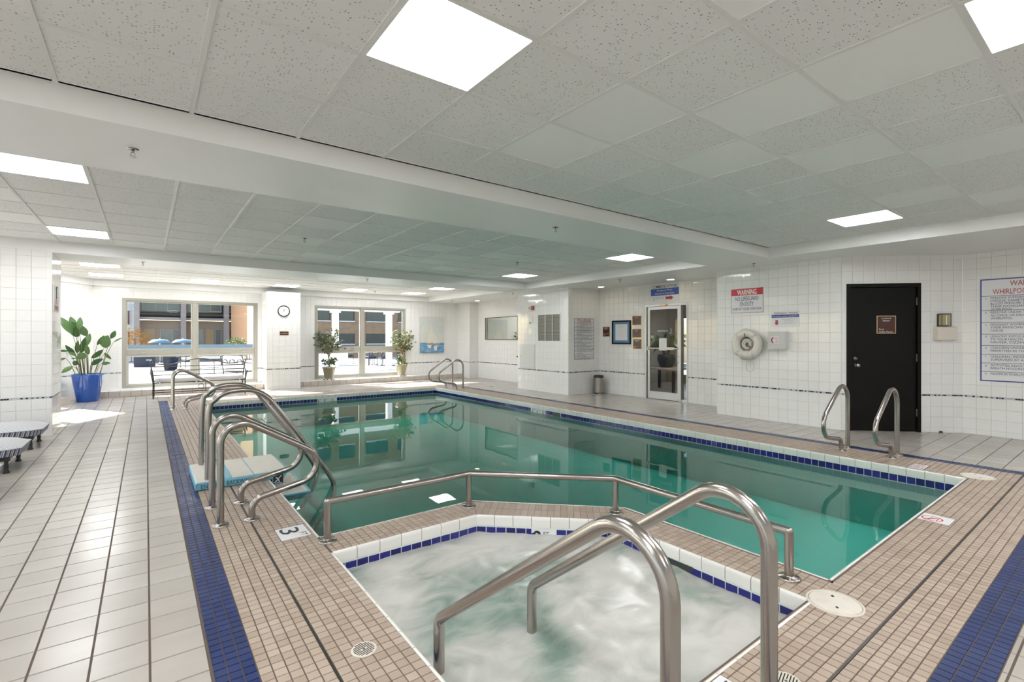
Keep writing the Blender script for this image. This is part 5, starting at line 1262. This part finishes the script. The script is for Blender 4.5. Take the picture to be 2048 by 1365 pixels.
br.inputs['Color1'].default_value = (.46, .27, .15, 1); br.inputs['Color2'].default_value = (.34, .18, .10, 1); br.inputs['Mortar'].default_value = (.32, .25, .19, 1); br.inputs['Scale'].default_value = 1.0; br.inputs['Mortar Size'].default_value = .012; br.inputs['Brick Width'].default_value = .42; br.inputs['Row Height'].default_value = .14
cx = t.nodes.new('ShaderNodeCombineXYZ'); sx = t.nodes.new('ShaderNodeSeparateXYZ'); t.links.new(tc.outputs['Object'], sx.inputs[0]); ad = node(t, 'ShaderNodeMath', operation='ADD'); t.links.new(sx.outputs[0], ad.inputs[0]); t.links.new(sx.outputs[1], ad.inputs[1]); t.links.new(ad.outputs[0], cx.inputs[0]); t.links.new(sx.outputs[2], cx.inputs[1]); t.links.new(cx.outputs[0], br.inputs['Vector'])
t.links.new(mix(t, .35, br.outputs['Color'], ramp(t, noise(t, tc.outputs['Object'], 1.5, 4), [(.3, (.30, .17, .10)), (.7, (.54, .34, .20))]).outputs[0]), b.inputs['Base Color']); setp(b, rough=.9); MT['brick'] = m
def box_part(parent, name, mt, *a): return B().box(*a).build(name, mt, parent)
# brick building
t_ = thing('brick_building', 'brown brick building with dark windows beyond the terrace', 'building', (15, 42, 0))
box_part(t_, 'wall', 'brick', -6.4, 0, -4, 14, 10, 14)
def win(parent, x0, z0, x1, z1, y=0, mt='dark_glass', fr='white_build', mul=1):
    f = B(); e = .06
    f.box(x0 - e, y - .08, z0 - e, x1 + e, y + .02, z0).box(x0 - e, y - .08, z1, x1 + e, y + .02, z1 + e).box(x0 - e, y - .08, z0, x0, y + .02, z1).box(x1, y - .08, z0, x1 + e, y + .02, z1)
    for k in range(1, mul + 1): xx = x0 + (x1 - x0) * k / (mul + 1); f.box(xx - .025, y - .06, z0, xx + .025, y, z1)
    o = f.build('window', fr, parent); B().box(x0, y - .02, z0, x1, y + .01, z1).build('pane', mt, o); return o
for z0, z1 in ((2.88, 3.72), (.90, 1.68), (5.2, 6.2), (7.6, 8.6)):
    for x0, x1 in ((-3.9, -2.6), (-1.75, -.55), (.60, 2.45), (3.6, 5.4), (6.6, 8.4), (-5.9, -4.8)): win(t_, x0, z0, x1, z1, fr='dark_glass', mul=0); box_part(t_, 'window_sill', 'white_build', x0 - .08, -.12, z0 - .12, x1 + .08, .02, z0 - .04)
box_part(t_, 'stone_course', 'tan_wall', -6.45, -.06, .35, 14, .02, .72)
# brick wing turned towards us
t_ = thing('brick_wing', 'narrow orange brick wing seen at the edge of the first window', 'building', (7.2, 40, 0))
MT['brick_orange'] = plain('orange_brick', (.50, .28, .15), .9)  # one even orange brick colour
box_part(t_, 'wall', 'brick_orange', -.85, 0, -4, 1.2, 12, 14)
for z0, z1 in ((2.4, 3.6), (.0, 1.2)): win(t_, -.35, z0, .1, z1, mul=0)
# office building behind the first window
t_ = thing('office_building', 'grey concrete office building with tall columns beyond the railing', 'building', (3.5, 55, 0))
box_part(t_, 'wall', 'tan_wall', -4.3, .6, -4, 5.2, 6, 3.0); box_part(t_, 'upper_wall', 'dark_glass', -4.3, .7, 3.25, 5.2, 6, 16)
for z in (3.05, 7.4, 11.8): box_part(t_, 'floor_edge', 'concrete', -4.3, .0, z, 5.2, .9, z + .22)
for z in (3.27, 7.62): box_part(t_, 'parapet', 'black', -4.3, .35, z, 5.2, .65, z + .48)
for x in (-4.15, -.70, 2.80, 5.2): box_part(t_, 'column', 'concrete', x - .20, -.5, -4, x + .20, .3, 16)
for x0, x1, mt_ in ((-3.6, -2.9, 'warm_glass'), (-2.4, -1.6, 'green_glass'), (-1.45, -1.0, 'dark_glass'), (.2, .9, 'green_glass'), (1.2, 1.75, 'warm_glass'), (1.95, 2.4, 'green_glass'), (3.2, 5.0, 'dark_glass')): win(t_, x0, .4, x1, 2.15, .6, mt_, 'concrete', 0)
for x0, x1 in ((-3.7, -1.0), (-.2, 2.4), (3.1, 5.1)): win(t_, x0, 3.95, x1, 5.6, .7, 'green_glass', 'concrete', 2)
# pale building at the far left
t_ = thing('white_building', 'pale building with red windows left of the concrete columns', 'building', (-3.2, 62, 0))
box_part(t_, 'wall', 'white_build', -8, 0, -4, 2.3, 8, 16)
MT['red_glass'] = plain('dark_red_window', (.16, .05, .05), .3)
for z in (2.7, .6, 5.2):
    for x in (-5, -2.5, .5): win(t_, x, z, x + 1.4, z + 1.4, mt='red_glass', mul=2)
def shrub(name, label, cat, x, y, z, rx, rz, n, mt, seed, trunk=True, group=None):
    rr = random.Random(seed); t_ = thing(name, label, cat, (x, y, z), group=group); lv = B()
    for k in range(n):
        d = V((rr.gauss(0, 1), rr.gauss(0, 1), rr.gauss(0, 1))).normalized() * rr.uniform(.3, 1) ** .5; c = V((d.x * rx, d.y * rx, d.z * rz)); e = V((rr.gauss(0, 1), rr.gauss(0, 1), rr.gauss(0, 1))).normalized(); bl = blade(c, c + e * rx * .14, rx * .09, 2, .2, .1, (rr.gauss(0, 1), -1, rr.gauss(0, 1))); lv.add(bl.v, bl.f, True)
    lv.build('foliage', mt, t_)['kind'] = 'stuff'
    if trunk: B().tube([(0, 0, -z - 4), (0, 0, rz * .3)], rx * .07, 8).build('trunk', 'bark', t_)
    return t_
MT['autumn'] = leaf_mat('autumn_leaf', (.45, .20, .03), (.62, .34, .07)); MT['tree_green'] = leaf_mat('tree_leaf', (.04, .09, .03), (.12, .19, .06))
shrub('autumn_tree', 'orange autumn tree between the two left columns', 'tree', -.75, 50, 1.0, .95, 1.3, 900, 'autumn', 3)
shrub('green_tree', 'dark green tree before the right end of the office building', 'tree', 4.85, 37.5, .75, .75, .7, 900, 'tree_green', 4)
# terrace railing
t_ = thing('terrace_railing', 'blue topped terrace railing with dark pickets', 'railing', (1.5, 33, 0))
box_part(t_, 'top_board', 'rail_blue', -9, -.04, .66, 3.95, .04, 1.0); box_part(t_, 'bottom_rail', 'picket', -9, -.02, .06, 3.95, .02, .12)
for k in range(62): x = -4.4 + k * .134; box_part(t_, 'picket', 'picket', x - .022, -.02, .1, x + .022, .02, .68)
for x in (-9, -4.45, -.3, 3.9): box_part(t_, 'post', 'rail_blue', x - .05, -.05, -.02, x + .05, .05, 1.0)
for x, y, l in ((.70, 38, 'pale blue market umbrella beyond the railing, left of two'), (1.95, 38.6, 'pale blue market umbrella beyond the railing, right of two')):
    t_ = thing('market_umbrella', l, 'umbrella', (x, y, 0), group='pale blue umbrellas'); MT['umb'] = MT.get('umb') or plain('umbrella_blue', (.16, .28, .36), .8)
    B().lathe([(.60, 1.06), (.60, 1.09), (.40, 1.26), (.02, 1.30)], 8, close=False).build('canopy', 'umb', t_); B().tube([(0, 0, -4), (0, 0, 1.36)], .03, 8).build('pole', 'white_plastic', t_)
# terrace furniture seen through the first window
t_ = thing('square_planter', 'dark blue square planter box on the terrace', 'planter', (-.05, 29.6, -.02)); b = B(); b.box(-.42, -.3, 0, .42, .3, .56, .02); b.build('box', 'dark_blue', t_); B().box(-.38, -.26, .53, .38, .26, .565).build('soil', 'soil', t_); B().box(.05, -.304, .30, .28, -.30, .37).build('label_plate', 'concrete', t_)
t_ = thing('tapered_planter', 'dark blue tapered planter standing nearest the bench window', 'planter', (.85, 25.7, -.02)); B().lathe([(.30, 0), (.31, .02), (.40, .56), (.42, .58), (.39, .58), (.37, .54)], 4, close=False).build('pot', 'dark_blue', t_, M.Rotation(PI / 4, 4, 'Z')); B().lathe([(.001, .54), (.38, .54)], 4, close=False).build('soil', 'soil', t_, M.Rotation(PI / 4, 4, 'Z'))
lv = B(); rr = random.Random(2)
for k in range(60): c = V((rr.uniform(-.2, .2), rr.uniform(-.2, .2), .54)); e = c + V((rr.gauss(0, .12), rr.gauss(0, .12), rr.uniform(.08, .22))); bl = blade(c, e, .03, 2); lv.add(bl.v, bl.f, True)
lv.build('foliage', 'leaf_dark', t_)['kind'] = 'stuff'
def iron_chair(name, label, x, y, rz, wd, cat='patio chair', cush='cushion', scroll=False, group=None, H=.9, metal='black_iron'):
    t_ = thing(name, label, cat, (x, y, -.02), rz, group); h = wd / 2
    for sx_ in (-h, h):
        B().tube([(sx_, -.28, 0), (sx_, -.28, .62)], .016, 6).build('leg', metal, t_); B().tube([(sx_, .27, 0), (sx_, .27, .4), (sx_ * .98, .40, H - .05)], .016, 6).build('leg', metal, t_); B().tube([(sx_, -.28, .62), (sx_, .1, .64), (sx_, .34, .66)], .016, 6).build('arm', metal, t_)
    b = B(); b.tube(catmull([(-h, .40, H - .05), (-h * .5, .42, H + .02), (0, .42, H + .05), (h * .5, .42, H + .02), (h, .40, H - .05)]), .016, 6)
    n = 4 if scroll else 3
    for k in range(n):
        c = (-h + wd * (k + .5) / n, .36, .66); b.torus(c, wd / n * .36, .011, M.Rotation(PI / 2 - .2, 4, 'X'), 16, 5)
    b.build('back', metal, t_)
    B().box(-h, -.28, .36, h, .28, .39).build('seat_frame', metal, t_); B().box(-h + .02, -.30, .39, h - .02, .27, .50, .04).build('cushion', cush, t_)
    if not scroll and wd > .6: B().box(-h + .03, .22, .48, h - .03, .36, .86, .04).build('back_cushion', cush, t_)
    return t_
iron_chair('patio_loveseat', 'dark iron scroll backed loveseat with pale cushion on the terrace', 2.47, 27.3, PI, .95, 'loveseat', scroll=True, H=.72)
iron_chair('patio_armchair', 'large cushioned iron armchair just outside the first window', 2.36, 17.1, 2.3, .78)
iron_chair('patio_armchair', 'dark iron chair beside the tapered planter on the terrace', 1.62, 26.9, PI + .3, .55, H=.75)
# seen through the second window
t_ = thing('pergola', 'white pergola with square columns over the terrace', 'pergola', (8.2, 23, 0))
for x0, x1 in ((6.93, 7.17), (9.55, 9.80)): box_part(t_, 'column', 'white_build', x0 - 8.2, -.12, -.02, x1 - 8.2, .12, 2.66); box_part(t_, 'capital', 'white_build', x0 - 8.28, -.18, 2.56, x1 - 8.12, .18, 2.66)
box_part(t_, 'beam', 'white_build', -2.4, -.16, 2.66, 2.0, .16, 2.83)
t_ = thing('bar_counter', 'plain white outdoor bar counter on the terrace', 'counter', (7.5, 25.2, -.02), -.30); box_part(t_, 'body', 'white_build', -.82, -.30, 0, .82, .30, .72); box_part(t_, 'counter_top', 'white_plastic', -.86, -.34, .72, .86, .34, .76)
c_ = V((7.5, 25.2, 0)); 
t_ = thing('barbecue_grill', 'stainless barbecue grill standing on the white counter', 'grill', (8.05, 25.1, .74), -.3); box_part(t_, 'firebox', 'alu', -.30, -.2, 0, .30, .2, .12); B().lathe([(.2, 0), (.2, .02), (.12, .13), (.01, .16)], 12).build('hood', 'dark_steel', t_, M.Translation((0, 0, .12)) @ M.Diagonal((1.4, .9, 1, 1))); B().tube([(-.2, -.21, .17), (.2, -.21, .17)], .012, 6).build('handle', 'chrome', t_)
shrub('counter_plant', 'small bushy plant standing on the white counter', 'plant', 7.35, 25.25, .98, .24, .26, 220, 'tree_green', 9, False)
t_ = thing('dining_table', 'dark blue outdoor dining table on the terrace', 'table', (9.95, 24.3, -.02), -.35); box_part(t_, 'table_top', 'dark_blue', -.85, -.45, .66, .85, .45, .70)
for x in (-.75, .75):
    for y in (-.36, .36): B().tube([(x, y, 0), (x, y, .66)], .025, 6).build('leg', 'dark_blue', t_)
for k, (x, y, rz, l) in enumerate([(9.05, 23.85, .1, 'dark blue outdoor chair at the dining table, left near side'), (9.72, 23.4, -.3, 'dark blue outdoor chair at the dining table, near side centre'), (10.45, 23.15, -.5, 'dark blue outdoor chair at the dining table, right near side'), (9.5, 25.35, PI, 'dark blue outdoor chair at the dining table, left far side'), (10.45, 25.1, PI - .3, 'dark blue outdoor chair at the dining table, right far side')]):
    iron_chair('dining_chair', l, x, y, rz + PI, .46, cush='dark_blue', group='outdoor dining chairs', H=.78, metal='dark_blue')
iron_chair('dining_chair', 'dark outdoor chair beside the white counter', 8.75, 26.6, PI + .3, .5, group=None, H=.74, cush='dark_blue')
